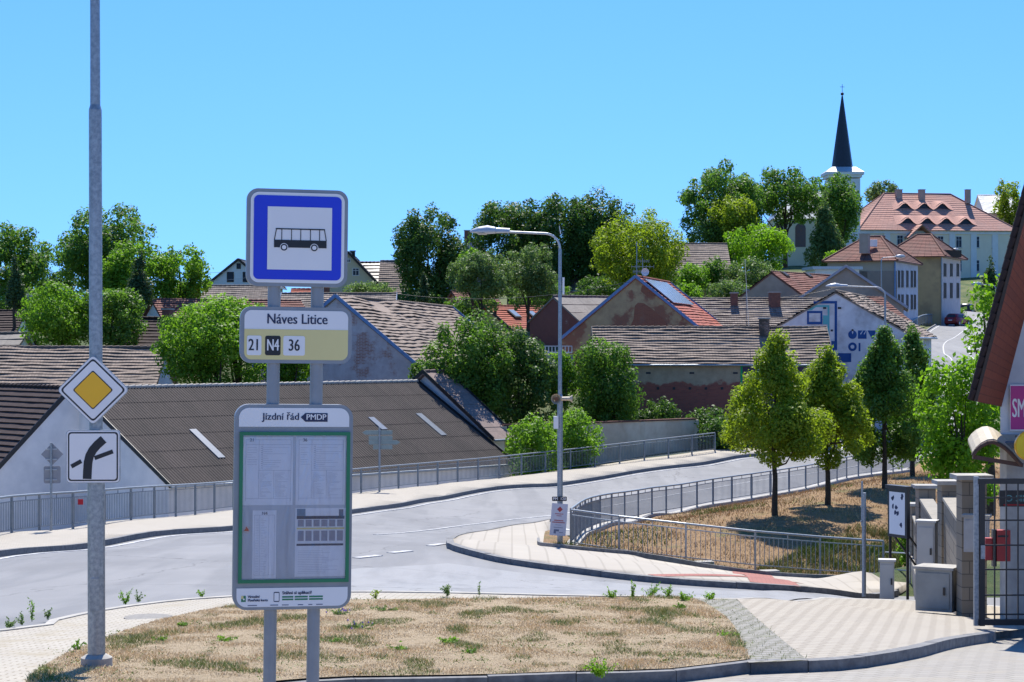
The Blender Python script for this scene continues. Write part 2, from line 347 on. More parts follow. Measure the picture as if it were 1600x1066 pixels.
# lines of the place
FENCE=[(-15.6,44),(-14.9,50)]+[(P(px,0,Y).x,Y) for px,Y in ((35,57.5),(86,59.7),(177,63.5),(270,68.8),(338,73.5),(450,81.5),(575,90.5),(690,98),(804,104.5),(920,109.5),(1020,113.5),(1117,117.5))]
FENCE_L=smooth_line(FENCE,1.0)
KERB_F=smooth_line([(-13.6,30),(-12.6,37)]+[(P(px,0,Y).x,Y) for px,Y in ((0,45),(150,52),(369,63),(552,75),(700,90),(870,100),(940,104),(1100,113),(1172,117))]+[(18.7,122),(22.5,132),(29.4,155),(36.3,180),(39.7,200),(43,215),(50.5,238),(54,252),(61,270)],1.5)
RAILR=[(P(px,0,Y).x,Y) for px,Y in ((892,58.5),(932,68.5),(1017,77.5),(1092,84),(1133,87),(1205,91.5),(1268,96),(1325,103.5),(1380,109),(1422,115))]
RAILR_L=smooth_line(RAILR,1.0)
NRAIL=[(P(px,0,Y).x,Y) for px,Y in ((892,58.5),(925,57.6),(1000,56.8),(1100,56.3),(1200,56.5),(1290,57),(1380,57.5))]
ISL=hits([(857,815),(773,830),(727,838),(705,846),(701,851),(706,857),(722,863),(760,873),(800,881),(870,891),(940,900),(1000,907),(1060,912),(1150,918),(1260,925),(1400,930)])
ISLS=smooth_line(ISL,.6)
NEAR=smooth_line([(-20,20),(-10.5,22.5)]+hits([(0,988),(80,972),(150,957),(250,943),(350,935),(550,927),(850,932),(1000,934),(1150,938),(1270,939),(1420,941)])+[(20,37),(32,42)],.8)
KERB_B=smooth_line(hits([(300,1085),(430,1072),(550,1064),(760,1061),(900,1056),(1050,1052),(1165,1038),(1260,1036),(1340,1030),(1420,1016),(1480,1001),(1540,992),(1600,985)])+[(12,29)],.5)
EDGE_G=smooth_line(hits([(20,1110),(50,1062),(90,1035),(140,1012),(230,980),(340,955),(450,945),(560,942),(700,941),(850,940),(1000,938),(1060,938),(1090,942),(1140,975),(1172,1036)]),.5)

m,nt,bs,new,link=nodes('asphalt'); v=coord(nt)
c=mixc(nt,ramp(nt,noi(nt,v,.35,5,.6),.35,.65),(.15,.152,.16),(.195,.197,.205)); c=mixc(nt,ramp(nt,noi(nt,v,60,3,.8),.45,.7,0,.5),c,(.10,.105,.115))
c=mixc(nt,ramp(nt,noi(nt,coord(nt,'Object',(1,.12,1)),1.4,5,.6),.48,.62,0,.5),c,(.13,.135,.145))
c=mixc(nt,ramp(nt,noi(nt,coord(nt,'Object',(.5,.05,1)),1.1,3,.5),.5,.56,0,.35),c,(.24,.24,.245))
vo=new('ShaderNodeTexVoronoi'); vo.feature='DISTANCE_TO_EDGE'; vo.inputs['Scale'].default_value=.16
wv_=new('ShaderNodeTexNoise'); wv_.inputs['Scale'].default_value=1.2; wv_.inputs['Detail'].default_value=6; link(v,wv_.inputs['Vector']); vv=new('ShaderNodeMixRGB'); vv.blend_type='ADD'; vv.inputs[0].default_value=1; link(v,vv.inputs[1]); link(wv_.outputs['Color'],vv.inputs[2]); link(vv.outputs[0],vo.inputs['Vector'])
c=mixc(nt,ramp(nt,vo.outputs['Distance'],0,.006,.75,0),c,(.06,.06,.065))
link(c,bs.inputs['Base Color']); bs.inputs['Roughness'].default_value=.75; bs.inputs['Specular IOR Level'].default_value=.35; bump(nt,bs,noi(nt,v,90,4,.8),.4,.01); asphalt=m
m2=asphalt.copy(); m2.name='asphalt_light'
for n in m2.node_tree.nodes:
    if n.type=='MIX' and not n.inputs[6].is_linked: n.inputs[6].default_value=(.24,.245,.255,1); n.inputs[7].default_value=(.25,.255,.265,1)
asphalt_l=m2
pave1=paver('paving_slabs',(.41,.375,.32),(.36,.33,.28),(.25,.22,.18),.22,.11,.1)
pave2=paver('path_blocks',(.43,.40,.34),(.37,.34,.29),(.17,.14,.10),.21,.105,.05,.5,(.30,.26,.19))
pave3=paver('old_blocks',(.28,.265,.24),(.255,.245,.22),(.10,.10,.06),.2,.2,.75,.5,(.14,.15,.06),ms=.022)
pave4=paver('driveway_blocks',(.375,.34,.285),(.35,.318,.268),(.15,.125,.095),.22,.2,.72,.5,None,ms=.014)
pave5=paver('street_blocks',(.32,.30,.265),(.28,.262,.235),(.17,.155,.13),.2,.2,.72,.5,(.30,.27,.22))
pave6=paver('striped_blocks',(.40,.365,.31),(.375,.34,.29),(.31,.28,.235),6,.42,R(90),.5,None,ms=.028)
pave_r=paver('red_tactile_blocks',(.36,.15,.12),(.31,.13,.11),(.2,.1,.08),.2,.1,.1)
grassm=dry

road_poly=KERB_F+list(reversed([(P(px,0,Y).x-.1,Y) for px,Y in ((955,71),(1017,77),(1092,83.6),(1133,86.6),(1205,91),(1268,95.6),(1325,103),(1380,109.6),(1422,116.6))]+[(26,124.5),(30,132),(36.8,155),(43.5,180),(47.2,200),(50.5,214),(58,236),(62,250),(68,266)]))+ISL[:2][::-1]
road_poly=KERB_F+[(68.5,266),(62,250),(58,236),(50.5,214),(47.2,200),(43.5,180),(36.8,155),(30,132),(26,124)]+list(reversed([(P(px,0,Y).x-.15,Y) for px,Y in ((932,68.5),(1017,77.5),(1092,84),(1133,87),(1205,91.5),(1268,96),(1325,103.5),(1380,110),(1422,117))]))+ISL[2:]+[(14,45),(30,52),(34,43)]+list(reversed(NEAR))
drape('road',road_poly,asphalt,-.02,1.0)
# lighter resurfaced mouth of the side road
drape('side_road',hits([(380,905),(560,888),(700,880),(800,893),(1000,914),(1150,924),(1350,935),(1150,936.5),(850,930),(550,924),(380,928)]),asphalt_l,-.002,1)
side_f=list(FENCE_L); kf=[p for p in KERB_F if 30<=p[1]<=120]
fs_line=[(-18.5,30),(-17,37)]+FENCE_L+[(15,121),(17,124)]
drape('pavement',offset(kf,-.1)+[(17.9,121)]+list(reversed(offset(fs_line,-.5))),pave1,.12,1.5,.4)
drape('pavement',offset(ISLS,-.05)[:]+hits([(1420,917),(1382,914),(1260,908),(1200,901),(1100,893),(1010,879),(925,862),(885,852)])+[(1.0,60),(1.2,66)],pave6,.10,1,.3)
# raised kerbs
ribbon('kerb',KERB_F,-.16,.0,-.3,.135,kerbm,seg=1)
ribbon('kerb',ISLS,-.12,.06,-.3,.115,kerbm,seg=2)
ribbon('kerb',offset(NEAR,.0),-.02,.1,-.3,.03,conc)
ribbon('kerb',KERB_B,-.05,.1,-.35,.03,kerbm,seg=2)
# near path, dry island, right driveway
drape('path',NEAR[:]+[(32,30),(14,29.3)]+list(reversed(KERB_B))+[(-6,16),(-20,16)],pave2,.015,1)
i0=min(range(len(NEAR)),key=lambda i:abs(NEAR[i][0]-hit(1150,938)[0]))
drape('driveway',NEAR[i0:]+[(32,30),(12.5,29)]+hits([(1600,986),(1540,993),(1480,1002),(1420,1017),(1340,1031),(1255,1037)]),pave4,.028,1)
drape('old_paving',hits([(1070,939),(1150,940),(1200,985),(1262,1037),(1170,1041),(1110,985)]),pave3,.036,1)
ISLAND=EDGE_G+list(reversed([p for p in KERB_B if p[0]<hit(1170,1038)[0]]))
drape('dry_ground',ISLAND,dry,.05,.6)
drape('near_road',KERB_B+[(14,29),(40,30),(40,-45),(-40,-45),(-40,15),(-14,15.5),(-6,16)],pave5,-.085,1)
drape('bounce_ground',[(x-.9,y) for x,y in fs_line[2:-12]][::2]+[(-2,118),(-12,112),(-20,100),(-30,80),(-32,40)],pm('bounce_gravel',(.46,.43,.37),(.34,.31,.26),6,.95,.3),-.02,2)  # unseen pale ground, added to bounce light onto the barn gable
BANK=RAILR+[(26,124),(34,118),(30,80),(18,58)]+list(reversed(NRAIL))[:-1]+[]
m,nt,bs,new,link=nodes('bank_soil'); v=coord(nt)
c=mixc(nt,ramp(nt,noi(nt,v,3,8,.75),.38,.62),(.40,.25,.12),(.25,.155,.075)); c=mixc(nt,ramp(nt,noi(nt,v,.4,6,.7),.55,.68,0,.8),c,(.13,.16,.045))
link(c,bs.inputs['Base Color']); bs.inputs['Roughness'].default_value=1; bump(nt,bs,noi(nt,v,10,6,.8),1,.12); banks=m
drape('bank',BANK,banks,.02,1)
drape('kerb_bed',hits([(852,836),(862,833),(900,832),(932,858),(1000,877),(1100,891),(1200,899),(1290,905),(1380,912),(1382,908),(1290,899),(1100,885),(1000,871)])[:2]+[(1.9,60.5)]+NRAIL+list(reversed(offset(NRAIL,1.0))),banks,.13,.7)
# painted lines
pl=pm('road_paint',(.56,.56,.55),(.30,.30,.31),7,.85,.05,lo=.4,hi=.62)
ribbon('edge_line',offset(KERB_F,.28),0,.14,-.03,-.008,pl)
cen=smooth_line([(-7.6,48),(-4.8,60),(-1.6,73),(1.5,83),(7.5,95.5),(12.5,103.5),(17,111),(23.8,124),(26.3,132),(33.1,155),(40,180),(43.4,200),(46.8,214.5),(54.2,237),(58,251),(64.8,268)],2)
cen=[p for p in cen if p[1]>62]
ribbon('centre_line',cen,-.06,.07,-.03,-.008,pl)
ribbon('edge_line',smooth_line([ISL[2],ISL[1],ISL[0]]+[(P(px,0,Y).x-.75,Y) for px,Y in ((932,70),(1017,78),(1092,84.5),(1133,87.5),(1205,92),(1268,96.7),(1325,104),(1380,111),(1422,118))]+[(24.6,124),(28.6,132),(35.4,155),(42.2,180),(46,200),(49.4,214),(56.7,236.5)],1.5),-.1,.08,-.03,-.008,pl)
mk=MB()
for a,b in (((557,871),(592,867)),((610,863),(640,860)),((672,852),(694,849))):
    la=hit(*a); lb=hit(*b); ribbon('dash',[la,((la[0]+lb[0])/2,(la[1]+lb[1])/2),lb],-.11,.11,-.03,-.008,pl,build=False,mb=mk)
o=mk.build('give_way_line',pl); o['kind']='structure'
# red tactile paving
def strip(a,b,w,name): la=hit(*a); lb=hit(*b); n=6; l=[(la[0]+(lb[0]-la[0])*i/n,la[1]+(lb[1]-la[1])*i/n) for i in range(n+1)]; drape(name,l+list(reversed(offset(l,w))),pave_r,.108,1)
strip((1030,908.5),(1260,920),-.45,'tactile_strip'); strip((1142,894),(1172,917),-1.1,'tactile_strip')
# footing under the railing beside the road
ribbon('railing_footing',RAILR_L,-.25,.15,-.4,.14,conc)
ribbon('bed_edging',smooth_line([(0.85,61),(0.9,58),(1.6,55.2)]+offset(NRAIL,1.05)[2:],.8),0,.08,-.2,.2,kerbm)

# ---------------------------------------------------------------- railings
def railing(name,label,line,z0,post_step,mat,hand=.035,bar=.012,bar_step=.125,posts_w=.075,flip=False):
    L=[0]
    for i in range(1,len(line)): L.append(L[-1]+math.dist(line[i-1],line[i]))
    def at(s):
        s=min(max(s,0),L[-1]); i=max(1,next((k for k in range(len(L)) if L[k]>=s),len(L)-1)); t=(s-L[i-1])/max(L[i]-L[i-1],1e-6)
        x=line[i-1][0]+(line[i][0]-line[i-1][0])*t; y=line[i-1][1]+(line[i][1]-line[i-1][1])*t; return Vector((x,y,0))
    n=round(L[-1]/post_step); ps=[at(L[-1]*i/n) for i in range(n+1)]; zz=Gv([p.x for p in ps],[p.y for p in ps]); zz=np.convolve(np.pad(zz,2,mode='reflect',reflect_type='odd'),[.1,.2,.4,.2,.1],'valid')
    for p,z in zip(ps,zz): p.z=float(z)+z0
    root=thing(name,label,'railing',ps[0])
    up=Vector((0,0,1)); h=MB()
    h.tube([p+up*1.08 for p in ps],hand,8); h.build('handrail',mat,root)
    for p in ps: pass
    for i,p in enumerate(ps):
        q=ps[min(i+1,n)]-ps[max(i-1,0)]; MB().box(p+up*.5,(posts_w,posts_w*.8,1.14),math.atan2(q.y,q.x)).build('post',mat,root)
    for i in range(n):
        a,b=ps[i],ps[i+1]; m=MB(); m.beam(a+up*.13,b+up*.13,.03,.03); m.beam(a+up*.93,b+up*.93,.03,.03)
        d=(b-a); k=max(2,int(d.length/bar_step))
        for j in range(1,k): p=a+d*(j/k); m.box(p+up*.53,(bar*2,bar*2,.8),math.atan2(d.y,d.x))
        p=a+d*.5; m.box(p+up*1.0,(.025,.025,.14)); m.build('bar_panel',mat,root)
    return root
railing('bridge_railing','long galvanised railing of upright bars along the far pavement before the roofs',FENCE_L,.12,2.1,rail_m,bar=.008,bar_step=.13)
railing('bridge_railing','galvanised railing along the road edge above the bank with four young trees',RAILR_L,.14,2.2,rail_m,bar=.008,bar_step=.13)
railing('bank_railing','thin barred grey railing between the striped pavement and the grassy bank',smooth_line(NRAIL,1.5),.12,2.05,galv,hand=.032,bar=.008,bar_step=.14,posts_w=.05)
# ---------------------------------------------------------------- building kit
UP=Vector((0,0,1))
def slope(mb,A,B,EA,EB,th,step,segs,seed=0,wav=.025,corr=0):
    """one roof slope laid in overlapping courses; UV in metres"""
    rnd=random.Random(seed); L=(EA-A).length; W=(B-A).length
    n=max(1,round(L/th)); nrm=(B-A).cross(EA-A).normalized(); nrm=nrm if nrm.z>0 else -nrm
    def pt(u,v): return (A+(B-A)*u)*(1-v)+(EA+(EB-EA)*u)*v
    sag=[noise.noise((seed*3.1,i*.35,0)) for i in range(segs+1)]
    for r in range(n):
        v0=r/n; v1=(r+1)/n; vs=[]; fs=[]; uv=[]
        jit=rnd.uniform(-.3,1)*wav*.5
        for i in range(segs+1):
            u=i/segs; w=(noise.noise((u*W*.22+seed,v0*L*.3,0))*wav*3)+noise.noise((u*W*.9+seed,r*7.7,2))*wav
            c=corr*math.sin(2*math.pi*u*W/.177) if corr else 0
            dz=nrm*(w+c)
            edge=noise.noise((u*W*1.3,r*5.1,9+seed))*.03*(wav/.025 if wav else 0)
            vs+=[pt(u,v0)+dz, pt(u,v1)+dz+nrm*(step+jit)+(EA-A).normalized()*edge, pt(u,v1)+dz-nrm*.01+(EA-A).normalized()*edge]
        for i in range(segs):
            k=3*i; u0=i/segs*W; u1=(i+1)/segs*W
            fs.append((k,k+3,k+4,k+1)); uv.append([(u0,v0*L),(u1,v0*L),(u1,v1*L-.02),(u0,v1*L-.02)])
            fs.append((k+1,k+4,k+5,k+2)); uv.append([(u0,v1*L-.02),(u1,v1*L-.02),(u1,v1*L-.02),(u0,v1*L-.02)])
        mb.add(vs,fs,False,uv)
    lo=nrm*.10                                     # solid deck underneath
    mb.prism([A-nrm*.02-UP*.03,B-nrm*.02-UP*.03,EB-nrm*.02,EA-nrm*.02],-lo)
class H: pass
def house(name,label,A,B,w,D,base,wall,roof,cat='house',w2=None,D2=None,th=.33,step=.05,segs=None,oe=.35,og=.25,seed=1,corr=0,rake=None,ridge=True,wav=.025,group=None,gutter=True,wallname='wall'):
    A=Vector(A); B=Vector(B); d=(B-A); d.z=0; d.normalize(); n=Vector((d.y,-d.x,0)); w2=w2 or w; D2=D2 if D2 is not None else D
    root=thing(name,label,cat,(A.x,A.y,base),group); h=H(); h.root=root; h.A=A; h.B=B; h.d=d; h.n=n; h.w=w; h.w2=w2; h.D=D; h.D2=D2; h.oe=oe; h.og=og; h.base=base
    L=(B-A).length; h.L=L; segs=segs or max(6,int(L*(2.2 if not corr else 34)))
    m=MB(); m.closed=False
    ER=(A+n*w-UP*D,B+n*w-UP*D); EL=(A-n*w2-UP*D2,B-n*w2-UP*D2); h.ER=ER; h.EL=EL
    slope(m,A,B,ER[0],ER[1],th,step,segs,seed,wav,corr); slope(m,B,A,EL[1],EL[0],th,step,segs,seed+5,wav,corr)
    m.build('roof',roof,root)
    # walls
    a=A+d*og; b=B-d*og; kw=(w-oe)/w; kl=(w2-oe)/w2; t=.13
    def sect(p): return [p-UP*t, p+n*(w-oe)-UP*(D*kw+t), Vector((*(p+n*(w-oe)).xy,base)), Vector((*(p-n*(w2-oe)).xy,base)), p-n*(w2-oe)-UP*(D2*kl+t)]
    m=MB(); m.prism(sect(a),b-a); m.build(wallname,wall,root); h.a=a; h.b=b
    if ridge:
        m=MB(); k=max(4,int(L/.4))
        for i in range(k): m.cyl(A+(B-A)*(i/k)+UP*.0,A+(B-A)*((i+1)/k)+UP*.02,.09,.11,8)
        m.build('ridge_tiles',roof if not corr else conc,root)
    if rake:
        for p,s in ((A,-1),(B,1)):
            m=MB(); q=p+d*s*.02
            m.beam(q+UP*.02,q+n*w-UP*(D-.02),.04,.2); m.beam(q+UP*.02,q-n*w2-UP*(D2-.02),.04,.2); m.build('bargeboard',rake,root)
    if gutter:
        m=MB(); m.tube([ER[0]+n*.06-UP*.06,ER[1]+n*.06-UP*.06],.065,8); m.build('gutter',galv,root)
    return h
def face(h,side):
    """origin at wall foot-left when looking at the face, right vector, outward normal"""
    if side=='A': return h.a-h.n*(h.w2-h.oe), h.n, -h.d
    if side=='B': return h.b+h.n*(h.w-h.oe), -h.n, h.d
    if side=='R': return h.a+h.n*(h.w-h.oe), h.d, h.n
    return h.b-h.n*(h.w2-h.oe), -h.d, -h.n
def window(root,O,r,out,u,z,w,hh,frame=wframe,cross=True,name='window',sill=True,pane=glass,ft=.07):
    c=Vector((O.x,O.y,z))+r*u; M=Matrix((r,-out,UP)).transposed(); f=MB()
    for s in (-1,1): f.box(c+r*s*(w/2-ft/2)+out*.03,(ft,.06,hh),M=M); f.box(c+UP*s*(hh/2-ft/2)+out*.03,(w-2*ft,.058,ft),M=M)
    if cross: f.box(c+out*.03,(ft*.7,.05,hh-2*ft),M=M); f.box(c+UP*hh*.18+out*.03,(w-2*ft,.045,ft*.7),M=M)
    fo=f.build(name,frame,root); fo['_w']=root['_w']
    p=MB(); p.box(c+out*.012,(w-ft,.025,hh-ft),M=M); p.build('pane',pane,fo)
    if sill: s=MB(); s.box(c-UP*(hh/2+.04)+out*.05,(w+.15,.14,.05),M=M); s.build('sill',conc,fo)
    return fo
def fix(o,root): return o
def chimney(h,p,ztop,zbot,s=.5,mat=None,cap=True):
    m=MB(); m.box((p.x,p.y,(ztop+zbot)/2),(s,s,ztop-zbot),math.atan2(h.d.y,h.d.x)); o=m.build('chimney',mat or chim,h.root); o['_w']=h.root['_w']
    if cap: c=MB(); c.box((p.x,p.y,ztop+.04),(s+.12,s+.12,.1),math.atan2(h.d.y,h.d.x)); c.build('cap',conc,o)
def onroof(h,px,py,side='R'):                       # point of a slope under a pixel of the photograph
    A=h.A; E=(h.ER if side=='R' else h.EL)[0]; n=h.d.cross(E-A).normalized(); o=Vector((0,0,CZ)); r=P(px,py,1)-o
    t=(A-o).dot(n)/r.dot(n); return o+r*t
_ob=MB.build
def _b(s,name,mat,root=None,M=None):                # sub-parts: keep children of parts in their thing's frame
    o=_ob(s,name,mat,root,M)
    return o
MB.build=_b
def Wy(px,Y): return P(px,533,Y).x

# --- left barn with corrugated roof
bw=white_w
A=P(115,607,97); B=P(652,596.5,114); B.z=A.z
barn=house('barn','white barn with dark corrugated roof and four light strips beyond the railing',A,B,7.7,4.38,-9.6,white_w,t_corr,'barn',th=1.5,step=.012,oe=.2,og=.06,corr=.022,wav=.0015,rake=black_m,ridge=True,seed=3)
for a,b in (((298,672),(349,716)),((580,653),(600,672)),((655,647),(692,681))):
    p=onroof(barn,*a); q=onroof(barn,*b); nrm=barn.d.cross(barn.ER[0]-barn.A).normalized(); nrm=nrm if nrm.z>0 else -nrm
    sdir=(barn.ER[0]-barn.A).normalized(); L=abs((q-p).dot(sdir)); m=MB(); M=Matrix((barn.d,sdir,nrm)).transposed()
    m.box((p+q)/2+nrm*.03,(.42,max(L,1.2),.05),M=M); m.build('light_strip',pm('translucent_sheet',(.17,.19,.22),(.13,.15,.18),4,.3,.05),barn.root)
O,r,out=face(barn,'A')
def atface(h,side,px,py):
    O,r,out=face(h,side); ray=P(px,py,1)-Vector((0,0,CZ)); t=(O-Vector((0,0,CZ))).dot(out)/ray.dot(out); p=Vector((0,0,CZ))+ray*t; return (p-O).dot(r),p.z
# tall end section of the barn, roof a step higher
A2=P(661,580.5,113.9); dd=barn.d; B2=A2+dd*1.9
tall=house('barn','narrow raised roof bay with white side band at the right end of the corrugated barn',A2,B2,5.6,3.7,-9.6,white_w,tile_mat('brown_sheet',(.27,.20,.18),(.22,.165,.15),(.18,.14,.125),1.0,1.2,.012),'barn',th=1.2,step=.02,oe=.7,og=.3,wav=.01,rake=black_m,seed=8)
# --- brown tiled roof left of it
A0=P(111,606,96.5); A0.z=barn.A.z+.04; dr=Vector((-.67,.74,0)); 
cot=house('cottage','white cottage at the left edge under dark brown tiles, joining the barn gable',A0,A0+dr*10,3.1,2.95,-8.4,white_w,t_dark,th=.36,step=.06,segs=40,oe=.1,og=.03,rake=black_m,seed=11,w2=3.1,wav=.012,gutter=False) if False else None
dl=dr; nl=Vector((dl.y,-dl.x,0))                     # faces rear-right; the visible slope is -nl
cot=house('cottage','white cottage at the left edge under dark brown tiles, joining the barn gable',A0+dr*14,A0,4.15,4.0,-9.4,white_w,t_dark,th=.36,step=.06,segs=40,oe=.12,og=.05,rake=black_m,seed=11,wav=.012,gutter=False)
Oc,rc,oc=face(barn,'A')
for (px,py,w_,h_,nm) in ((79,693,.38,.75,'window'),):
    u,z=atface(barn,'A',px,py); window(barn.root,Oc,rc,oc,u,z,w_,h_,frame=wood,cross=False,sill=False)
u,z=atface(barn,'A',58,818); m=MB(); c=Vector((Oc.x,Oc.y,z))+rc*u; M=Matrix((rc,-oc,UP)).transposed()
m.box(c+oc*.01,(.75,.03,.26),M=M); vt=m.build('vent',wood,barn.root); m=MB()
for i in range(7): m.box(c+rc*(-.33+i*.11)+oc*.04,(.03,.02,.26),M=M)
m.build('vent_bars',galv,barn.root)
# --- houses behind, left half
def gh(name,label,a,b,w,D,base,wall,roof,**k):       # a, b = (px,py,Y) ridge ends; levelled to the first
    A=P(*a); B=P(b[0],b[1],b[2]); B.z=A.z; return house(name,label,A,B,w,D,base,wall,roof,**k)
RL=dict(cat='house')
def fr(name,label,px0,px1,py,Y,w,D,base,wall,roof,dy=0,**k):   # ridge roughly across the view, right slope faces us
    A=P(px0,py,Y); B=P(px1,py,Y+dy); B.z=A.z; return house(name,label,A,B,w,D,base,wall,roof,**k)
fr('farmhouse','long low farmhouse with faded brown tiles behind the cottage at left',-60,262,543,118,6.0,3.6,-7.5,white_w,t_old,seed=21,segs=60,th=.34,wav=.04)
fr('farmhouse','house roof of dark tiles with pale ridge line at the far left edge',-60,40,486,140,5,3.0,-6,white_w,t_dark,seed=22)
fr('shed','low dark flat-pitched shed roof at the far left edge beneath the dark tiled house',-60,42,521,131,3,1.2,-6,white_w,t_corr2,seed=23,cat='shed',th=1.2)
fr('house','house with purplish red tile roof behind the leafy tree left of the bus sign',236,470,468,150,5,3.0,-4,white_w,t_pink,seed=24,dy=6)
hq=gh('house','small house with brown tiles and white right gable behind the farmhouse roof',(278,497,131),(205,497,132),3.2,2.45,-6,white_r,t_dark,seed=25,rake=wood)
chimney(hq,P(262,0,131.5)-UP*0,P(0,484,131).z,P(0,505,131).z,.55)
fr('house','house with long pale brown roof and dotted snow guards, below the white gable',318,432,447,175,5,3.2,0,white_w,t_grey,seed=26)
h=gh('house','small white gabled house on the skyline left of the bus sign',(372,405,215),(398,405,228),3.6,2.9,1,white_r,t_slate,seed=27,rake=wood)
for px,py,w_,h_ in ((373,416,.45,.6),(360,433,.75,1.1),(383,433,.5,1.1)):
    u,z=atface(h,'A',px,py); O,r,out=face(h,'A'); window(h.root,O,r,out,u,z,w_,h_,frame=wood,cross=False,sill=False)
h=gh('house','pale yellow gabled house on the skyline right of the bus sign',(544,394,200),(556,394,214),3.1,3.3,0,cream,t_slate,seed=28,rake=wood)
for px,py,w_,h_ in ((545,407,.4,.45),(556,425,.7,.8)):
    u,z=atface(h,'A',px,py); O,r,out=face(h,'A'); window(h.root,O,r,out,u,z,w_,h_,cross=True,sill=False)
chimney(h,P(551,0,206),P(0,393,206).z,P(0,402,206).z,.5,wood)
fr('house','house with near-black roof right of the yellow gable',556,598,410,212,5,4,0,cream,t_slate,seed=29,th=.6)
fr('house','house with brownish roof half hidden by the big round tree',594,640,408,208,5,4,0,cream,t_old,seed=30)
fr('house','low roof with red tiles seen between the two bus sign posts',430,520,483,150,4,2.4,-5,white_w,t_pink,seed=31)
h=fr('house','long tiled roof with white and blue verge behind the worn brick gable',440,620,459,165,4.5,2.8,-3,white_w,t_grey,seed=32,rake=pm('blue_trim',(.16,.28,.5),(.13,.22,.4),4,.7,0))
bluet=MATS['blue_trim']
h=fr('house','red tiled roof with dark chimney high between the bus sign posts',455,505,452,185,4,2,-2,white_w,t_red,seed=33)
chimney(h,P(508,0,183),P(0,449,183).z,P(0,462,183).z,.8,chim)
# --- worn brick gable with big old roof
bp=brick_plaster('worn_brick_limewash',(.34,.15,.11),(.42,.25,.22),(.60,.54,.54),(.48,.41,.41),.44,mortar=(.5,.45,.43))
A=P(524,462,122); B=P(706,476,146); B.z=A.z-.3
old=house('old_barn','old barn with wavy brown tiles, blue verge and peeling brick gable',A,B,5.45,4.4,-8.5,bp,t_old,'barn',th=.33,step=.06,segs=70,oe=.5,og=.12,wav=.06,rake=bluet,seed=41)
# coral house, pink house behind trees
gh('house','coral red house with pale roof glimpsed behind the acacia trees',(705,455,180),(770,455,182),3.5,2.2,-2,coral,t_pink,seed=42,gutter=False)
h=gh('house','lilac gabled house with brick chimney high between two big trees',(736,372,235),(748,372,248),3.8,4.5,2,pm('lilac_render',(.42,.36,.5),(.4,.34,.46),1,.9,0),t_pink,seed=43,rake=wood)
chimney(h,P(731,0,238),P(0,361,238).z,P(0,380,238).z,.8,chim)
# yellow house with two roof windows
A=P(757,478,165); B=P(862,478,171); B.z=A.z
yh=house('house','yellow house with orange tiles and two roof windows behind the central bushes',A,B,4.7,3.0,-5,gold,t_red,w2=2.6,D2=2.6,rake=wood,seed=44)
def roofwin(h,px,py,w_,l_,side='R',mat=None,name='roof_window'):
    p=onroof(h,px,py,side); E=(h.ER if side=='R' else h.EL)[0]; sdir=(E-h.A).normalized(); nrm=h.d.cross(E-h.A).normalized(); nrm=nrm if nrm.z>0 else -nrm
    M=Matrix((h.d,sdir,nrm)).transposed(); m=MB(); m.box(p+nrm*.1,(w_,l_,.1),M=M); o=m.build(name,wood,h.root); g=MB(); g.box(p+nrm*.17,(w_-.18,l_-.18,.03),M=M); g.build('pane',mat or pm('sky_glass',(.25,.32,.4),(.25,.3,.38),1,.12,0),o)
roofwin(yh,803,492,.8,1.2); roofwin(yh,833,494,.8,1.2)
p=onroof(yh,774,490); m=MB(); m.cyl(p-UP*.2,p+UP*.9,.12,.12,10); m.build('flue',wood,yh.root)
# grey corrugated roof on brick
A=P(864,463,152); B=P(950,463,155); B.z=A.z
brw=brick_plaster('bare_red_brick',(.20,.07,.055),(.15,.055,.045),(.19,.07,.055),(.16,.06,.05),.4)
gr=house('workshop','brick workshop with grey corrugated roof left of the big ochre gable',A,B,3.4,1.9,-6,brw,t_corr2,'workshop',th=1.4,step=.02,segs=40,oe=.2,og=.1,seed=45)
# --- big ochre gable with solar panels
og_=brick_plaster('ochre_plaster_brick',(.33,.13,.07),(.28,.12,.07),(.50,.36,.19),(.38,.26,.14),.455,mortar=(.24,.14,.09))
A=P(993,432,141); B=P(1046,443,156); B.z=A.z
ochre_h=house('house','tall ochre gable with exposed brick patches, blue verge and solar panel',A,B,4.5,3.65,-6.5,og_,t_red,oe=.15,og=.1,w2=5.5,D2=4.5,th=.33,segs=30,rake=bluet,seed=46)
nrm=ochre_h.d.cross(ochre_h.ER[0]-ochre_h.A).normalized(); nrm=nrm if nrm.z>0 else -nrm
pv=[onroof(ochre_h,*q)+nrm*.18 for q in ((1009,437),(1040,441),(1068,463),(1047,466))]
sdir=(ochre_h.ER[0]-ochre_h.A).normalized()
wpoly0=1
p0=ochre_h.A+ochre_h.d*1.4+sdir*.4; p1=p0+ochre_h.d*10; p2=p1+sdir*2.7; p3=p0+sdir*2.7
solar=pm('solar_glass',(.34,.38,.46),(.30,.34,.42),1,.15,0,spec=.8)  # light blue-grey base colour stands in for the reflected sky
m=MB(); m.prism([p+nrm*.12 for p in (p0,p1,p2,p3)],nrm*.05); so_=m.build('solar_panel',solar,ochre_h.root)
m=MB()
for i in range(9): a=p0+ochre_h.d*(10*i/8)+nrm*.175; m.beam(a,a+sdir*2.7,.04,.02)
m.build('panel_frames',galv_l,ochre_h.root)
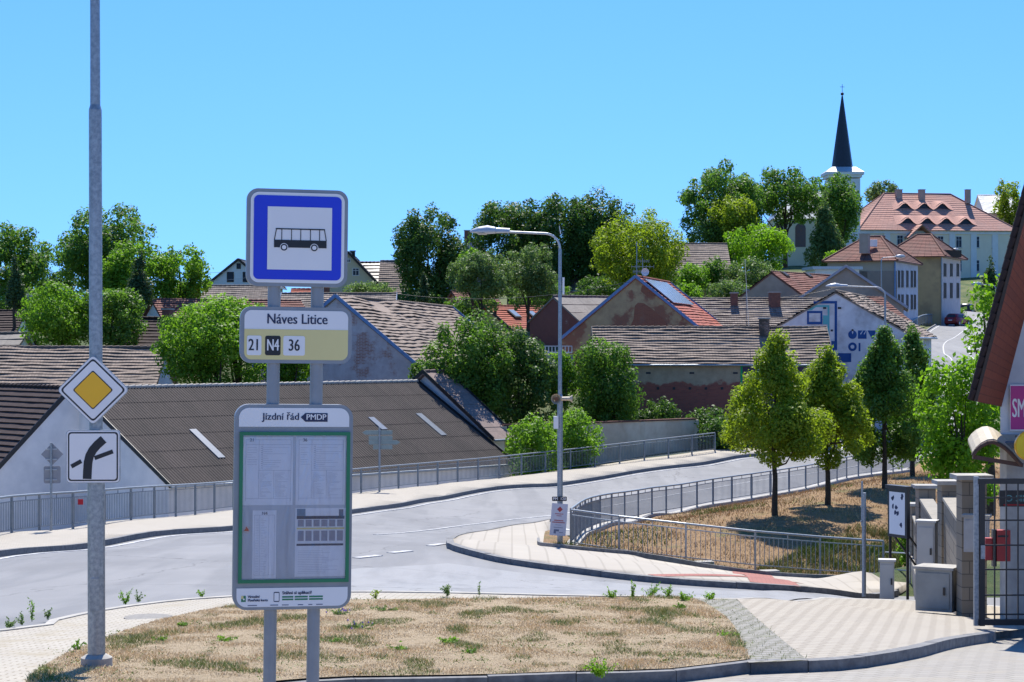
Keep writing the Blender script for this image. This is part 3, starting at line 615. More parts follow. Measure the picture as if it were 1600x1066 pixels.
# antenna
def antenna(label,p,hgt,arms,dish=None):
    root=thing('antenna',label,'antenna',p); m=MB(); m.cyl(p,p+UP*hgt,.03,.025,8); m.build('mast',galv,root)
    for z,l in arms:
        m=MB(); m.beam(p+UP*z-Vector((l/2,0,0)),p+UP*z+Vector((l/2,0,0)),.03,.03)
        for i in range(7): x=-l/2+l*i/6; m.beam(p+UP*z+Vector((x,-.25,0)),p+UP*z+Vector((x,.25,0)),.015,.015); m.beam(p+UP*(z-.12)+Vector((x,0,0)),p+UP*(z+.12)+Vector((x,0,0)),.02,.02)
        m.build('aerial',galv,root)
    if dish:
        z,rr=dish; m=MB(); c=p+UP*z+Vector((.15,-.3,0)); 
        for k in range(3): a0=k/3;a1=(k+1)/3; m.cyl(c+Vector((0,-.12*a0*a0,0)),c+Vector((0,-.12*a1*a1,0)),rr*a0+.01,rr*a1,18,cap=False)
        m.build('dish',wht,root)
antenna('antenna with several cross arms and small dish on the ochre house ridge',ochre_h.A+ochre_h.d*3-UP*.1,1.5,((.9,1.6),(1.3,.9)),(.5,.28))
antenna('thin antenna pole at the front of the ochre house ridge',ochre_h.A+ochre_h.d*.5-UP*.1,2.6,((.45,.5),))
antenna('white satellite dish on a stub above the dark roof at left',P(43,480,139),1.0,(),(.55,.42))
antenna('antenna mast standing on the tiled roof between two chimneys',P(1166,500,155),2.6,((2.3,.5),))
# --- front long house, brick and grey plaster wall
bwall=brick_plaster('brick_below_grey_plaster',(.30,.085,.06),(.22,.065,.05),(.40,.32,.22),(.29,.23,.155),.45,zsplit=P(0,598,126).z+6.8,mortar=(.20,.10,.075))
A=P(925,512,130); B=P(1291,511,130); B.z=A.z
front=house('long_house','long low house with brown tiles, grey plaster over brick wall, behind the railing end',A,B,3.4,2.35,-6.8,bwall,t_old,'house',th=.3,step=.07,segs=90,oe=.3,og=.2,wav=.045,seed=47,rake=grey_board)
chimney(front,onroof(front,1194,520),P(0,498,128).z,P(0,535,128).z,.62,brick_plaster('sooty_chimney',(.2,.09,.06),(.14,.07,.05),(.09,.07,.055),(.06,.05,.04),.5))
O,r,out=face(front,'R'); M=Matrix((r,-out,UP)).transposed()
for i in range(7):
    u,z=atface(front,'R',1003+i*25,607); m=MB(); m.box(Vector((O.x,O.y,z))+r*u+out*.005,(.16,.04,.16),M=M); m.build('vent_hole',blk,front.root)
for i in range(3):
    u,z=atface(front,'R',1013+i*68,583); m=MB(); m.box(Vector((O.x,O.y,z))+r*u+out*.005,(.3,.04,.12),M=M); m.build('vent_hole',blk,front.root)
# painted mural at the right end (abstract colours)
u0,z0=atface(front,'R',1157,570); u1,z1=atface(front,'R',1286,640); ctr=Vector((O.x,O.y,(z0+z1)/2))+r*((u0+u1)/2)
mural=thing('mural','colourful abstract mural with green border on the long house wall, behind a young tree','mural',ctr); W_=abs(u1-u0)/2; Hh=abs(z0-z1)/2
m=MB(); m.box(ctr+out*.012,(2*W_,.02,2*Hh),M=M); m.build('background',pm('mural_dark',(.03,.035,.08),(.1,.05,.12),1.5,.8,0),mural)
m=MB(); 
for s in (-1,1): m.box(ctr+r*s*(W_-.06)+out*.03,(.12,.02,2*Hh),M=M)
m.box(ctr+UP*(Hh-.06)+out*.03,(2*W_-.24,.02,.12),M=M); m.build('border',pm('mural_green',(.0,.35,.12),(.0,.3,.1),2,.8,0),mural)
rnd=random.Random(5)
for i,cc in enumerate(((.55,.12,.25),(.3,.55,.7),(.6,.3,.4),(.2,.4,.65),(.5,.5,.6),(.6,.1,.2))):
    m=MB(); c=ctr+r*(W_*(-.8+.31*i))+UP*rnd.uniform(-.5,.6)*Hh+out*(.026+.003*i); k=9
    m.prism([c+r*math.cos(t)*rnd.uniform(.3,.75)+UP*math.sin(t)*rnd.uniform(.25,.7) for t in [2*math.pi*j/k for j in range(k)]],out*.002)
    m.build('patch',pm('mural_%d'%i,cc,None,2,.8,0),mural)
# --- roof with two chimneys behind
rb=fr('long_house','tiled roof with two brick chimneys between the ochre gable and the blue-lettered wall',1078,1292,467,158,5.6,3.4,-5,mauve,t_grey,seed=48,segs=60,th=.3,step=.07,wav=.045)
chimney(rb,onroof(rb,1147,475),P(0,458,156).z,P(0,490,156).z,.55); chimney(rb,onroof(rb,1210,475),P(0,457,156).z,P(0,490,156).z,.85)
# --- white wall house with blue painted letters
A=P(1306,455,134); B=P(1352,457,152); B.z=A.z
wm=pm('flaking_white_limewash',(.72,.70,.72),(.60,.58,.61),1.6,.9,.15,c3=(.48,.45,.46),s3=.6)
omv=house('painted_house','white gabled house painted with blue frame and blue letters above the young trees',A,B,5.3,3.1,-5.5,wm,t_old,w2=5.3,th=.3,step=.07,segs=46,oe=.35,og=.05,wav=.05,seed=49)
O,r,out=face(omv,'A'); M=Matrix((r,-out,UP)).transposed()
lb=pm('letter_blue',(.014,.065,.24),(.025,.09,.27),2,.85,0); teal=pm('teal_paint',(.10,.40,.42),(.14,.42,.45),2,.85,0)
def onwall(h,side,px,py,lift): 
    O,r,out=face(h,side); u,z=atface(h,side,px,py); return Vector((O.x,O.y,z))+r*u+out*lift
def wpoly(pts,mat,name,root,lift=.012,h=None,side='A',th=.004): 
    h=h or omv; O,r,out=face(h,side); m=MB(); m.prism([onwall(h,side,x,y,lift) for x,y in pts],out*th); return m.build(name,mat,root)
def wrect(x0,y0,x1,y1,mat,name,lift=.012): return wpoly([(x0,y0),(x1,y0),(x1,y1),(x0,y1)],mat,name,omv.root,lift)
wpoly([(1322,480)]*0+[(984,512),(990,498),(992,478),(997,473),(1006,474),(1018,482),(1034,496),(1042,506),(1046,512)],brick_plaster('exposed_brick',(.30,.11,.06),(.24,.09,.055),(.3,.15,.09),(.25,.12,.08),.56,mortar=(.3,.14,.08)),'brick_patch',ochre_h.root,.01,ochre_h)
wpoly([(1003,446),(1016,451),(1024,462),(1012,464),(1001,455)],bpy.data.materials['exposed_brick'],'brick_patch',ochre_h.root,.01,ochre_h)
wrect(1271,470.5,1308,474.5,lb,'painted_band'); wrect(1304,474.5,1308,547,lb,'painted_band'); wrect(1299,533,1304,560,lb,'painted_band'); wrect(1308,552,1330,566,lb,'painted_band')
for a in ((1261,486,1285,489.5),(1261,503,1285,507),(1261,489.5,1264,503),(1282,489.5,1285,503)): wrect(*a,lb,'painted_band',.02)
wpoly([(1262,485),(1272,477),(1296,477),(1296,480),(1275,480),(1268,485)],teal,'painted_patch',omv.root); wrect(1293,480,1296,530,teal,'painted_patch'); wrect(1286,493,1293,507,teal,'painted_patch')
for a in ((1286,480,1291,483),(1309,480,1314.5,483),(1298,515,1301.5,518)): wrect(*a,blk,'vent_hole',.03)
cx,cy,rr=1332,523,6.8
wpoly([(cx+rr*math.cos(t),cy+rr*math.sin(t)) for t in [2*math.pi*i/28 for i in range(28)]],lb,'letter_o',omv.root)
wpoly([(cx-.6,cy-8),(cx+.9,cy-8),(cx+1.2,cy-3),(cx+.2,cy-.5),(cx-.8,cy-3)],wm,'letter_notch',omv.root,.018)
wrect(cx-1.3,514.5,cx+1.6,517.5,blk,'vent_hole',.03)
wpoly([(1340.5,516.5),(1354,516.5),(1354,529.5),(1340.5,529.5)],lb,'letter_m',omv.root)
wpoly([(1344,522),(1348,516.4),(1349,516.4),(1345,523)],wm,'letter_notch',omv.root,.018); wpoly([(1349.5,522),(1353,516.4),(1354,516.4),(1350.5,523)],wm,'letter_notch',omv.root,.018)
wpoly([(1355.5,516.5),(1369,516.5),(1364.5,529.5),(1362,529.5)],lb,'letter_v',omv.root)
cx,cy=1332,542
wpoly([(cx+rr*math.cos(t),cy+rr*math.sin(t)) for t in [2*math.pi*i/28 for i in range(28)]],lb,'letter_o',omv.root); wpoly([(cx+3*math.cos(t),cy+3*math.sin(t)) for t in [2*math.pi*i/20 for i in range(20)]],wm,'letter_notch',omv.root,.018)
wrect(1341.5,536,1344.5,549,lb,'letter_i')
gh('house','small lean-to roof with orange tiles behind the blue-lettered house',(1346,465,156),(1378,468,157),3.6,1.9,-4,mauve,t_pink,seed=50)
# --- mauve gables behind
mv=gh('house','broad mauve gable with lilac verge behind the blue-lettered house',(1322,416,172),(1331,416,190),5.2,3.6,-3,mauve,t_grey,seed=51,rake=pm('lilac_verge',(.42,.38,.45),(.36,.33,.4),4,.8,0))
A=P(1205,425,178); B=P(1312,428,190); B.z=A.z
mr=house('house','mauve house with faded pink roof and two dark roof hatches, left of the broad gable',A,B,5.6,3.8,-2,mauve,t_pink,seed=52,oe=.2,og=.05)
roofwin(mr,1226,430,.7,.8,mat=blk,name='roof_hatch'); roofwin(mr,1262,431,.7,.8,mat=blk,name='roof_hatch')
m=thing('shed','flat white shed roof behind the faded pink roof','shed',P(1288,425,205)); q=MB(); q.box(P(1300,424,205)-UP*2,(4.6,4,4.6),.1); q.build('wall',white_r,m); q=MB(); q.box(P(1300,420,205),(5.2,4.6,.3),.1); q.build('roof',galv_l,m)
# --- hip-roofed houses up the road
def hip(name,label,c,right,W,Dp,zb,ze,zr,ridge,wall,roof,over=.5,cat='house',th=.35,step=.05,seed=1):
    """c = front-left ground corner; right = front direction; depth goes away; ridge = (start,end) along front fraction"""
    c=Vector(c); r=Vector((right[0],right[1],0)).normalized(); b=Vector((-r.y,r.x,0)); root=thing(name,label,cat,(c.x,c.y,zb)); h=H(); h.root=root; h.r=r; h.b=b; h.c=c; h.W=W; h.Dp=Dp; h.d=r
    def q(u,v,z): p=c+r*u+b*v; return Vector((p.x,p.y,z))
    m=MB(); m.prism([q(0,0,zb),q(W,0,zb),q(W,Dp,zb),q(0,Dp,zb)],UP*(ze-zb)); m.build('wall',wall,root)
    o=over; e=[q(-o,-o,ze-.05),q(W+o,-o,ze-.05),q(W+o,Dp+o,ze-.05),q(-o,Dp+o,ze-.05)]; R0=q(W*ridge[0],Dp/2,zr); R1=q(W*ridge[1],Dp/2,zr)
    m=MB(); m.closed=False
    def sl(A,B,EA,EB,s): slope(m,A,B,EA,EB,th,step,max(6,int((EB-EA).length*1.2)),s,.012)
    sl(R0,R1,e[0],e[1],seed); sl(R1,R0,e[2],e[3],seed+1); sl(R0,R0+r*.01,e[3],e[0],seed+2); sl(R1-r*.01,R1,e[1],e[2],seed+3)
    m.build('roof',roof,root)
    m=MB(); k=[(R0,R1),(R0,e[0]),(R0,e[3]),(R1,e[1]),(R1,e[2])]
    for a_,b_ in k:
        if (a_-b_).length>.1: m.cyl(a_+UP*.05,b_+UP*.05,.12,.12,8)
    m.build('ridge_tiles',roof,root)
    m=MB(); pts=[q(-o+.1,-o+.1,ze-.14),q(W+o-.1,-o+.1,ze-.14),q(W+o-.1,Dp+o-.1,ze-.14),q(-o+.1,Dp+o-.1,ze-.14)]; m.prism(pts,UP*.08); m.build('eaves',conc,root)
    h.q=q; h.ze=ze; h.zb=zb; h.zr=zr; h.e=e; h.R0=R0; h.R1=R1; return h
def hwin(h,side,u,z,w_,hh,**k):
    if side=='F': window(h.root,h.q(0,0,0),h.r,-h.b,u,z,w_,hh,**k)
    else: window(h.root,h.q(h.W,0,0),h.b,h.r,u,z,w_,hh,**k)
# B14: front shaded face px 1295-1398, right face 1398-1436
Y=225; c=P(1293,500,Y+.3); zr=P(0,371,230).z; ze=P(0,408,225).z; zb=-1
c.z=0; cr=P(1397,500,Y-2.7); rt=(cr-c); W=Vector((rt.x,rt.y,0)).length
b14=hip('town_house','two-storey town house with red hip roof and pale windowed side, by the road bend',c,(rt.x,rt.y),W,12.5,zb,ze,zr,(.38,.62),pm('beige_grey_render',(.40,.33,.26),(.34,.28,.23),.5,.9,.05),t_pink,.5,seed=61,th=.5)
side=pm('pale_blue_grey_render',(.52,.53,.60),(.42,.42,.48),1.2,.9,.05)
m=MB(); q=b14.q; m.prism([q(W+.02,.02,zb),q(W+.02,12.5,zb),q(W+.02,12.5,ze-.2),q(W+.02,.02,ze-.2)],b14.r*.03); m.build('side_render',side,b14.root)
for px in (1403.5,1409,1416.5,1423.5,1428.5):
    t=None
    for v in np.arange(.3,12.4,.1):
        p=q(W,v,0); 
        if CX+p.x/p.y*F>=px: t=v; break
    if t: 
        for py in (436,472): window(b14.root,q(W+.05,0,0),b14.b,b14.r,t,P(0,py,q(W,t,0).y).z,1.0,1.9 if py<450 else 1.7,frame=wood,cross=False,sill=True,ft=.08,pane=wood)
for px,wd in ((1320,6.2),(1358,7.5)):
    p=(px-1293)/104*W; m=MB(); m.box(q(p,-.02,(zb+ze)/2-.4),(wd*.42*2,.05,ze-zb-1.6),math.atan2(b14.r.y,b14.r.x)); m.build('render_panel',pm('brown_grey_render',(.27,.22,.19),(.22,.18,.16),.6,.9,.05),b14.root)
m=MB(); p=q(W+.12,-.08,0); m.cyl(Vector((p.x,p.y,zb)),Vector((p.x,p.y,ze)),.09,.09,8); m.build('downpipe',bluet,b14.root)
chimney(b14,P(1351,0,224.5),P(0,366,224).z,P(0,396,224).z,1.0,mauve); chimney(b14,P(1375,0,231),P(0,369,231).z,P(0,380,231).z,1.0)
p=P(1363,380,226); m=MB(); m.box(p,(1.0,.5,.8),.1); m.build('roof_window',wht,b14.root)
# B15
cr=P(1470,478,247); c=cr+Vector((-.9,.43,0))*6.6; c.z=0; rt=cr-c; W=Vector((rt.x,rt.y,0)).length
ze=P(0,401,249).z; zr=P(0,367,253).z; 
b15=hip('town_house','ochre-sided house with brown hip roof and pale windowed front, beside the red car',c,(rt.x,rt.y),W,10.5,1,ze,zr,(.35,.62),ochre,t_pink,.8,seed=71,th=.5); q=b15.q
m=MB(); m.prism([q(W+.02,.02,1),q(W+.02,10.5,1),q(W+.02,10.5,ze-.2),q(W+.02,.02,ze-.2)],b15.r*.03); m.build('side_render',pm('pale_pink_render',(.58,.52,.52),(.48,.43,.44),1.2,.9,.05),b15.root)
for px in (1475.5,1485.5,1495.5):
    t=None
    for v in np.arange(.3,10.4,.1):
        p=q(W,v,0)
        if CX+p.x/p.y*F>=px: t=v; break
    if t:
        for py in (422,454): window(b15.root,q(W+.05,0,0),b15.b,b15.r,t,P(0,py,q(W,t,0).y).z,1.3,1.6 if py<440 else 1.9,frame=wood,cross=False,ft=.08,pane=wood)
m=MB(); p=q(W+.12,-.08,0); m.cyl(Vector((p.x,p.y,1)),Vector((p.x,p.y,ze)),.09,.09,8); m.build('downpipe',galv,b15.root)
m=MB(); m.box(P(1483,397,250),(2.6,1.6,.9),.2); m.build('dormer',wood,b15.root)
# --- school
Ys=330; c=P(1345,440,Ys-2); c.z=0; cr=P(1586,440,Ys+2); rt=cr-c; W=Vector((rt.x,rt.y,0)).length; ze=P(0,360,Ys).z; zr=P(0,303,Ys+8).z
sch=hip('school','large cream building with pink hip roof and seven eyelid dormers on the hill',c,(rt.x,rt.y),W,17,8,ze,zr,(.26,.70),pm('pale_cream_render',(.78,.69,.52),(.74,.65,.49),.8,.9,.05),t_school,.6,'school',seed=81,th=.7,step=.05); q=sch.q
for i in range(8):
    u=W*(.01+.14*i); m=MB(); m.box(q(u+.5,-.06,(8+ze)/2-.2),(1.0,.14,ze-8-.5),math.atan2(sch.r.y,sch.r.x)); m.build('pilaster',white_r,sch.root)
m=MB(); m.box(q(W/2,-.1,ze-.35),(W+.4,.25,.5),math.atan2(sch.r.y,sch.r.x)); m.build('cornice',white_r,sch.root)
def su(px): return (P(px,0,Ys).x-c.x)
for px,py in ((1405,377),(1471,378),(1501,378),(1530,378),(1560,378),(1471,415),(1501,415),(1530,415),(1560,415)): hwin(sch,'F',su(px),P(0,py,Ys).z,1.05,1.9)
def eyelid(u,v):                                       # v: fraction from eave to ridge on the front slope
    e0=sch.e[0]; base=e0+(sch.R0-e0)*0
    F0=sch.e[0].lerp(sch.e[1],(u+.6)/(W+1.2)); top=Vector((*(sch.R0.lerp(sch.R1,0)).xy,sch.zr)); sl=Vector((sch.b.x,sch.b.y,0))*(17/2+.6)+UP*(sch.zr-ze); p=F0+sl*v; s=sl.normalized()
    m=MB(); vs=[];fs=[]; n=12; hw=2.0
    for i in range(n+1):
        x=-hw+2*hw*i/n; hgt=1.15*math.exp(-(x/.95)**2*.9); vs+=[p+sch.r*x+UP*(hgt+.08)-s*.45, p+sch.r*x*.9+s*2.6+UP*.05]
    for i in range(n): k=2*i; fs.append((k,k+2,k+3,k+1))
    m.add(vs,fs,True,[[(0,0),(.3,0),(.3,2),(0,2)]]*len(fs)); o=m.build('eyelid_dormer',t_school,sch.root)
    m=MB(); m.prism([p+sch.r*(-hw+2*hw*i/n)+UP*(1.1*math.exp(-((-hw+2*hw*i/n)/.95)**2*.9))+s*.08 for i in range(n+1)]+[p+sch.r*hw-s*.0,p-sch.r*hw-s*.0],s*.05); m.build('dormer_window',glass,o)
for px,v in ((1418,.17),(1450,.17),(1481,.17),(1513,.17),(1426,.58),(1458,.58),(1488,.58)): eyelid(su(px)+.2,v)
for px,s_ in ((1404,1.0),(1440,.95),(1512,.8)):
    chimney(sch,P(px,0,Ys+7),P(0,297,Ys+7).z,P(0,318,Ys+7).z,s_,mauve)
m=MB(); A_=q(su(1434),-2.2,P(0,352,Ys).z); B_=q(su(1434),4,P(0,352,Ys).z); m.closed=False
slope(m,A_,B_,A_+sch.r*2.4-UP*2.2,B_+sch.r*2.4-UP*2.2,.6,.05,8,3,.01); slope(m,B_,A_,B_-sch.r*2.4-UP*2.2,A_-sch.r*2.4-UP*2.2,.6,.05,8,4,.01); m.build('porch_roof',t_school,sch.root)
m=MB(); m.box(q(su(1434),-1,(8+P(0,372,Ys).z)/2),(3.8,2,P(0,374,Ys).z-8),math.atan2(sch.r.y,sch.r.x)); m.build('porch_wall',cream,sch.root)
gh('house','bright pale-roofed gable behind the school chimneys at right',(1527,305,352),(1590,318,352),5,3.5,9,white_r,pm('bright_roof',(.7,.7,.68),(.6,.6,.58),2,.5,0),seed=85,cat='house')
# --- old roof behind trees
fr('barn','old grey-brown roof between the trees below the church',1048,1136,381,225,6.5,4.4,4,ochre,t_old,seed=86,cat='barn',th=.45)
# --- building glimpsed behind the dark trees
fr('house','dull ochre house wall glimpsed behind dark trees above the workshop',850,960,425,205,4,2,0,ochre,t_old,seed=87,th=.6)
# --- church
cw=pm('church_cream_render',(.62,.55,.37),(.56,.50,.34),.6,.9,.05)
Yc=325; root=thing('church','white and cream church with a slender black spire above the trees','church',P(1316,415,Yc)); zc=P(0,415,Yc).z-4
def czz(py): return P(0,py,Yc).z
x0=P(1316,0,Yc).x; m=MB(); m.box((x0,Yc,(zc+czz(281))/2),(5.0,5.0,czz(281)-zc)); m.build('tower',white_r,root)
m=MB(); m.box((x0,Yc,czz(277)),(5.5,5.5,.5)); m.box((x0,Yc,czz(273)),(6.1,6.1,.45)); m.build('cornice',white_r,root)
m=MB(); zz=czz(271); t=[(-3.1,-3.1),(3.1,-3.1),(3.1,3.1),(-3.1,3.1)]; oc_=[(1.75*math.cos(R(22.5+45*i)),1.75*math.sin(R(22.5+45*i))) for i in range(8)]
vs=[(x0+a,Yc+b,zz) for a,b in t]+[(x0+a*.62,Yc+b*.62,zz+.9) for a,b in t]; m.add(vs,[(0,1,5,4),(1,2,6,5),(2,3,7,6),(3,0,4,7),(4,5,6,7)]); m.build('skirt_roof',galv_l,root)
m=MB(); m.cyl((x0,Yc,zz+.2),(x0,Yc,czz(150)),1.85,.12,8); m.build('spire',t_slate,root)
m=MB(); 
for k in range(6): a=math.pi*k/6; b_=math.pi*(k+1)/6; rr=.28; m.cyl((x0,Yc,czz(147)-rr*math.cos(a)),(x0,Yc,czz(147)-rr*math.cos(b_)),rr*math.sin(a)+.001,rr*math.sin(b_)+.001,12,cap=False)
m.build('ball',black_m,root)
m=MB(); m.beam((x0,Yc,czz(147)),(x0,Yc,czz(132)),.07,.07); m.beam((x0-.35,Yc,czz(136)),(x0+.35,Yc,czz(136)),.07,.07); m.build('cross',black_m,root)
m=MB(); xl=P(1212,0,Yc).x; xr=P(1293,0,Yc).x; m.box(((xl+xr)/2,Yc+5,(zc+czz(340))/2),(xr-xl,9.5,czz(340)-zc)); m.build('nave_wall',cw,root)
m=MB(); a=(xl-.4,Yc-.1,czz(342)); b_=(xr,Yc-.1,czz(342)); c_=(xr,Yc+10.1,czz(342)); d_=(xl-.4,Yc+10.1,czz(342)); e_=(xl+3,Yc+5,czz(295)); f_=(xr,Yc+5,czz(295)); m.add([a,b_,c_,d_,e_,f_],[(0,1,5,4),(2,3,4,5),(3,0,4),(1,2,5),(0,3,2,1)]); m.build('nave_roof',galv,root)
for px in (1251,1216):
    xw=P(px,0,Yc).x; hw=.85; zb_=czz(386); zt=czz(357); pts=[(xw-hw,Yc+.2,zb_),(xw+hw,Yc+.2,zb_),(xw+hw,Yc+.2,zt)]+[(xw+hw*math.cos(t_),Yc+.2,zt+hw*math.sin(t_)) for t_ in [math.pi*i/10 for i in range(1,10)]]+[(xw-hw,Yc+.2,zt)]
    m=MB(); m.prism(pts,(0,.08,0)); m.v=[(v_[0],v_[1]-.02,v_[2]) for v_ in m.v]; m.build('arched_window',pm('leaded_glass',(.12,.06,.04),(.07,.05,.05),3,.3,0),root)
# free-standing pale wall behind the railing
wl_=[(P(785,0,112).x,112),(P(915,0,115).x,115),(P(1000,0,118).x,118),(P(1085,0,121).x,121)]
root=thing('boundary_wall','pale rendered garden wall with tiled coping behind the far railing','wall',(wl_[0][0],112,-6.5)); m=MB(); cpm=MB(); pr=MB()
for i in range(3):
    a=Vector((*wl_[i],-4)); b_=Vector((*wl_[i+1],-4)); top=P(0,661,116).z; 
    m.beam((a.x,a.y,(top-6.8)/2),(b_.x,b_.y,(top-6.8)/2),.3,top+6.8); cpm.beam((a.x,a.y,top+.05),(b_.x,b_.y,top+.05),.45,.09)
for i in range(4): pr.box((wl_[i][0],wl_[i][1],(P(0,661,116).z-6.8)/2),(.45,.42,P(0,661,116).z+6.78),.1)
wpl=pm('patchy_beige_render',(.58,.47,.35),(.47,.37,.27),1.5,.9,.1,c3=(.64,.55,.43)); m.build('wall_panel',wpl,root); cpm.build('coping',t_pink,root); pr.build('pier',wpl,root)
# small white balustrade by the workshop
root=thing('balustrade','small white slotted balustrade beside the brick workshop','balustrade',P(857,552,140)); m=MB(); 
for i in range(9): p=P(852+i*5.2,546,140); m.box(p,(.07,.07,.45))
m.beam(P(850,541,140),P(894,541,140),.1,.06); m.beam(P(850,551,140),P(894,551,140),.14,.1); m.build('balusters',white_r,root); q=MB(); a_=P(872,552,140); q.box((a_.x,140,a_.z-2.6),(2.3,.5,5)); q.build('base_wall',conc,root)
# ---------------------------------------------------------------- trees
def leaf_mesh(name,mat,P_,Nrm,size,tint,rng,root=None,aspect=.6):
    n=len(P_); a=rng.normal(size=(n,3)); u=np.cross(Nrm,a); u/=np.linalg.norm(u,axis=1)[:,None]+1e-9; w=np.cross(Nrm,u)
    s=size[:,None]*.5; fold=Nrm*s*.35
    V=np.stack([P_-u*s, P_-w*s*aspect+fold*.5, P_+u*s, P_+w*s*aspect+fold*.5],1).reshape(-1,3)
    me=bpy.data.meshes.new(name); me.vertices.add(4*n); me.vertices.foreach_set('co',V.astype(np.float32).ravel())
    me.loops.add(4*n); me.loops.foreach_set('vertex_index',np.arange(4*n,dtype=np.int32)); me.polygons.add(n); me.polygons.foreach_set('loop_start',np.arange(0,4*n,4,dtype=np.int32)); me.polygons.foreach_set('loop_total',np.full(n,4,dtype=np.int32))
    at=me.attributes.new('tint','FLOAT','FACE'); at.data.foreach_set('value',tint.astype(np.float32)); me.materials.append(mat); me.update(); me.validate()
    o=bpy.data.objects.new(name,me); COL.objects.link(o)
    if root is not None: o.parent=root
    return o
def crown(c,rx,ry,rz,n,leaf,seed,kind='round',bottom=.0):
    """leaf positions in many small clumps spread through a crown, plus limbs' targets"""
    rng=np.random.default_rng(seed); nl={'round':34,'open':26,'oval':40,'cone':46,'bush':30,'acacia':30}.get(kind,30)
    cen=[];rad=[]
    k=0
    while len(cen)<nl:
        d=rng.normal(size=3); d/=np.linalg.norm(d); k+=1
        if kind=='cone':
            t=rng.uniform(0,1)**.75; ang=rng.uniform(0,2*math.pi); rr=(t*.95)*rng.uniform(.3,.85); p=np.array([math.cos(ang)*rr,math.sin(ang)*rr,1-2*t*.92-.05]); r=.10+.2*t
        elif kind=='oval':
            t=rng.uniform(-1,1); prof=min(((1-t)/1.5)**.62,(max(t+1,0)/.3)**.5,1); prof=max(prof,.1); ang=rng.uniform(0,2*math.pi); rr=prof*rng.uniform(.2,.92); p=np.array([math.cos(ang)*rr,math.sin(ang)*rr,t*.88]); r=(.11+.16*prof)*rng.uniform(.7,1.25)
        else:
            rr=rng.uniform(.25,1)**.5*.78; p=d*rr; r=rng.uniform(.22,.38)*(1 if kind!='open' else .8)
            if kind=='acacia': p[2]=p[2]*.8+.1; r*=.8
            if p[2]<0: p[:2]*=1-.25*abs(p[2])
        cen.append(p); rad.append(r)
    # sprigs that break the outline
    for _ in range(46):
        d=rng.normal(size=3); d/=np.linalg.norm(d)
        if kind in('cone',): continue
        if kind=='oval': t=rng.uniform(-.8,1); prof=max(min(((1-t)/1.55)**.8,1),.08); ang=rng.uniform(0,6.28); p=np.array([math.cos(ang)*prof*.85,math.sin(ang)*prof*.85,t*.97])
        else: p=d*rng.uniform(.8,1.0)
        cen.append(p); rad.append(rng.uniform(.07,.17))
    cen=np.array(cen); rad=np.array(rad); cen[:,2]=np.maximum(cen[:,2],-.92+bottom)
    rad=rad*1.15; pr=rad**1.9; pr/=pr.sum(); k=rng.choice(len(cen),n,p=pr); d=rng.normal(size=(n,3)); d/=np.linalg.norm(d,axis=1)[:,None]
    rr=rad[k]*(1-np.abs(rng.normal(size=n))*.22).clip(.1,1.12)
    sc=np.array([rx,ry,rz]); m=(rx+rz)/2; pos=cen[k]*sc+d*rr[:,None]*np.array([min(rx,m),min(ry,m),min(rz,m*1.1)])
    pos+=rng.normal(size=(n,3))*leaf*.35
    Nn=d*.95+rng.normal(size=(n,3))*.5+np.array([0,0,.25]); Nn/=np.linalg.norm(Nn,axis=1)[:,None]
    tl=rng.uniform(-.25,.25,len(cen))[k]; tint=(.45+tl+rng.normal(size=n)*.2).clip(0,1)
    return pos+np.array(c),Nn,leaf*rng.uniform(.6,1.35,n),tint,[tuple(np.array(c)+q*sc) for q in cen[:nl]],rng
LEAF={'mid':leaf_mat('leaf_mid',(.045,.11,.016),(.16,.29,.04),.42),'dark':leaf_mat('leaf_dark',(.03,.08,.018),(.11,.20,.035),.36),'bright':leaf_mat('leaf_bright',(.08,.18,.014),(.21,.37,.035),.48),
 'yellow':leaf_mat('leaf_yellow',(.085,.15,.012),(.33,.41,.03),.48),'grey':leaf_mat('leaf_grey',(.07,.13,.04),(.19,.28,.09),.36),'conifer':leaf_mat('leaf_conifer',(.03,.065,.022),(.09,.15,.045),.2),'sun':leaf_mat('leaf_sun',(.11,.22,.012),(.24,.42,.025),.5)}
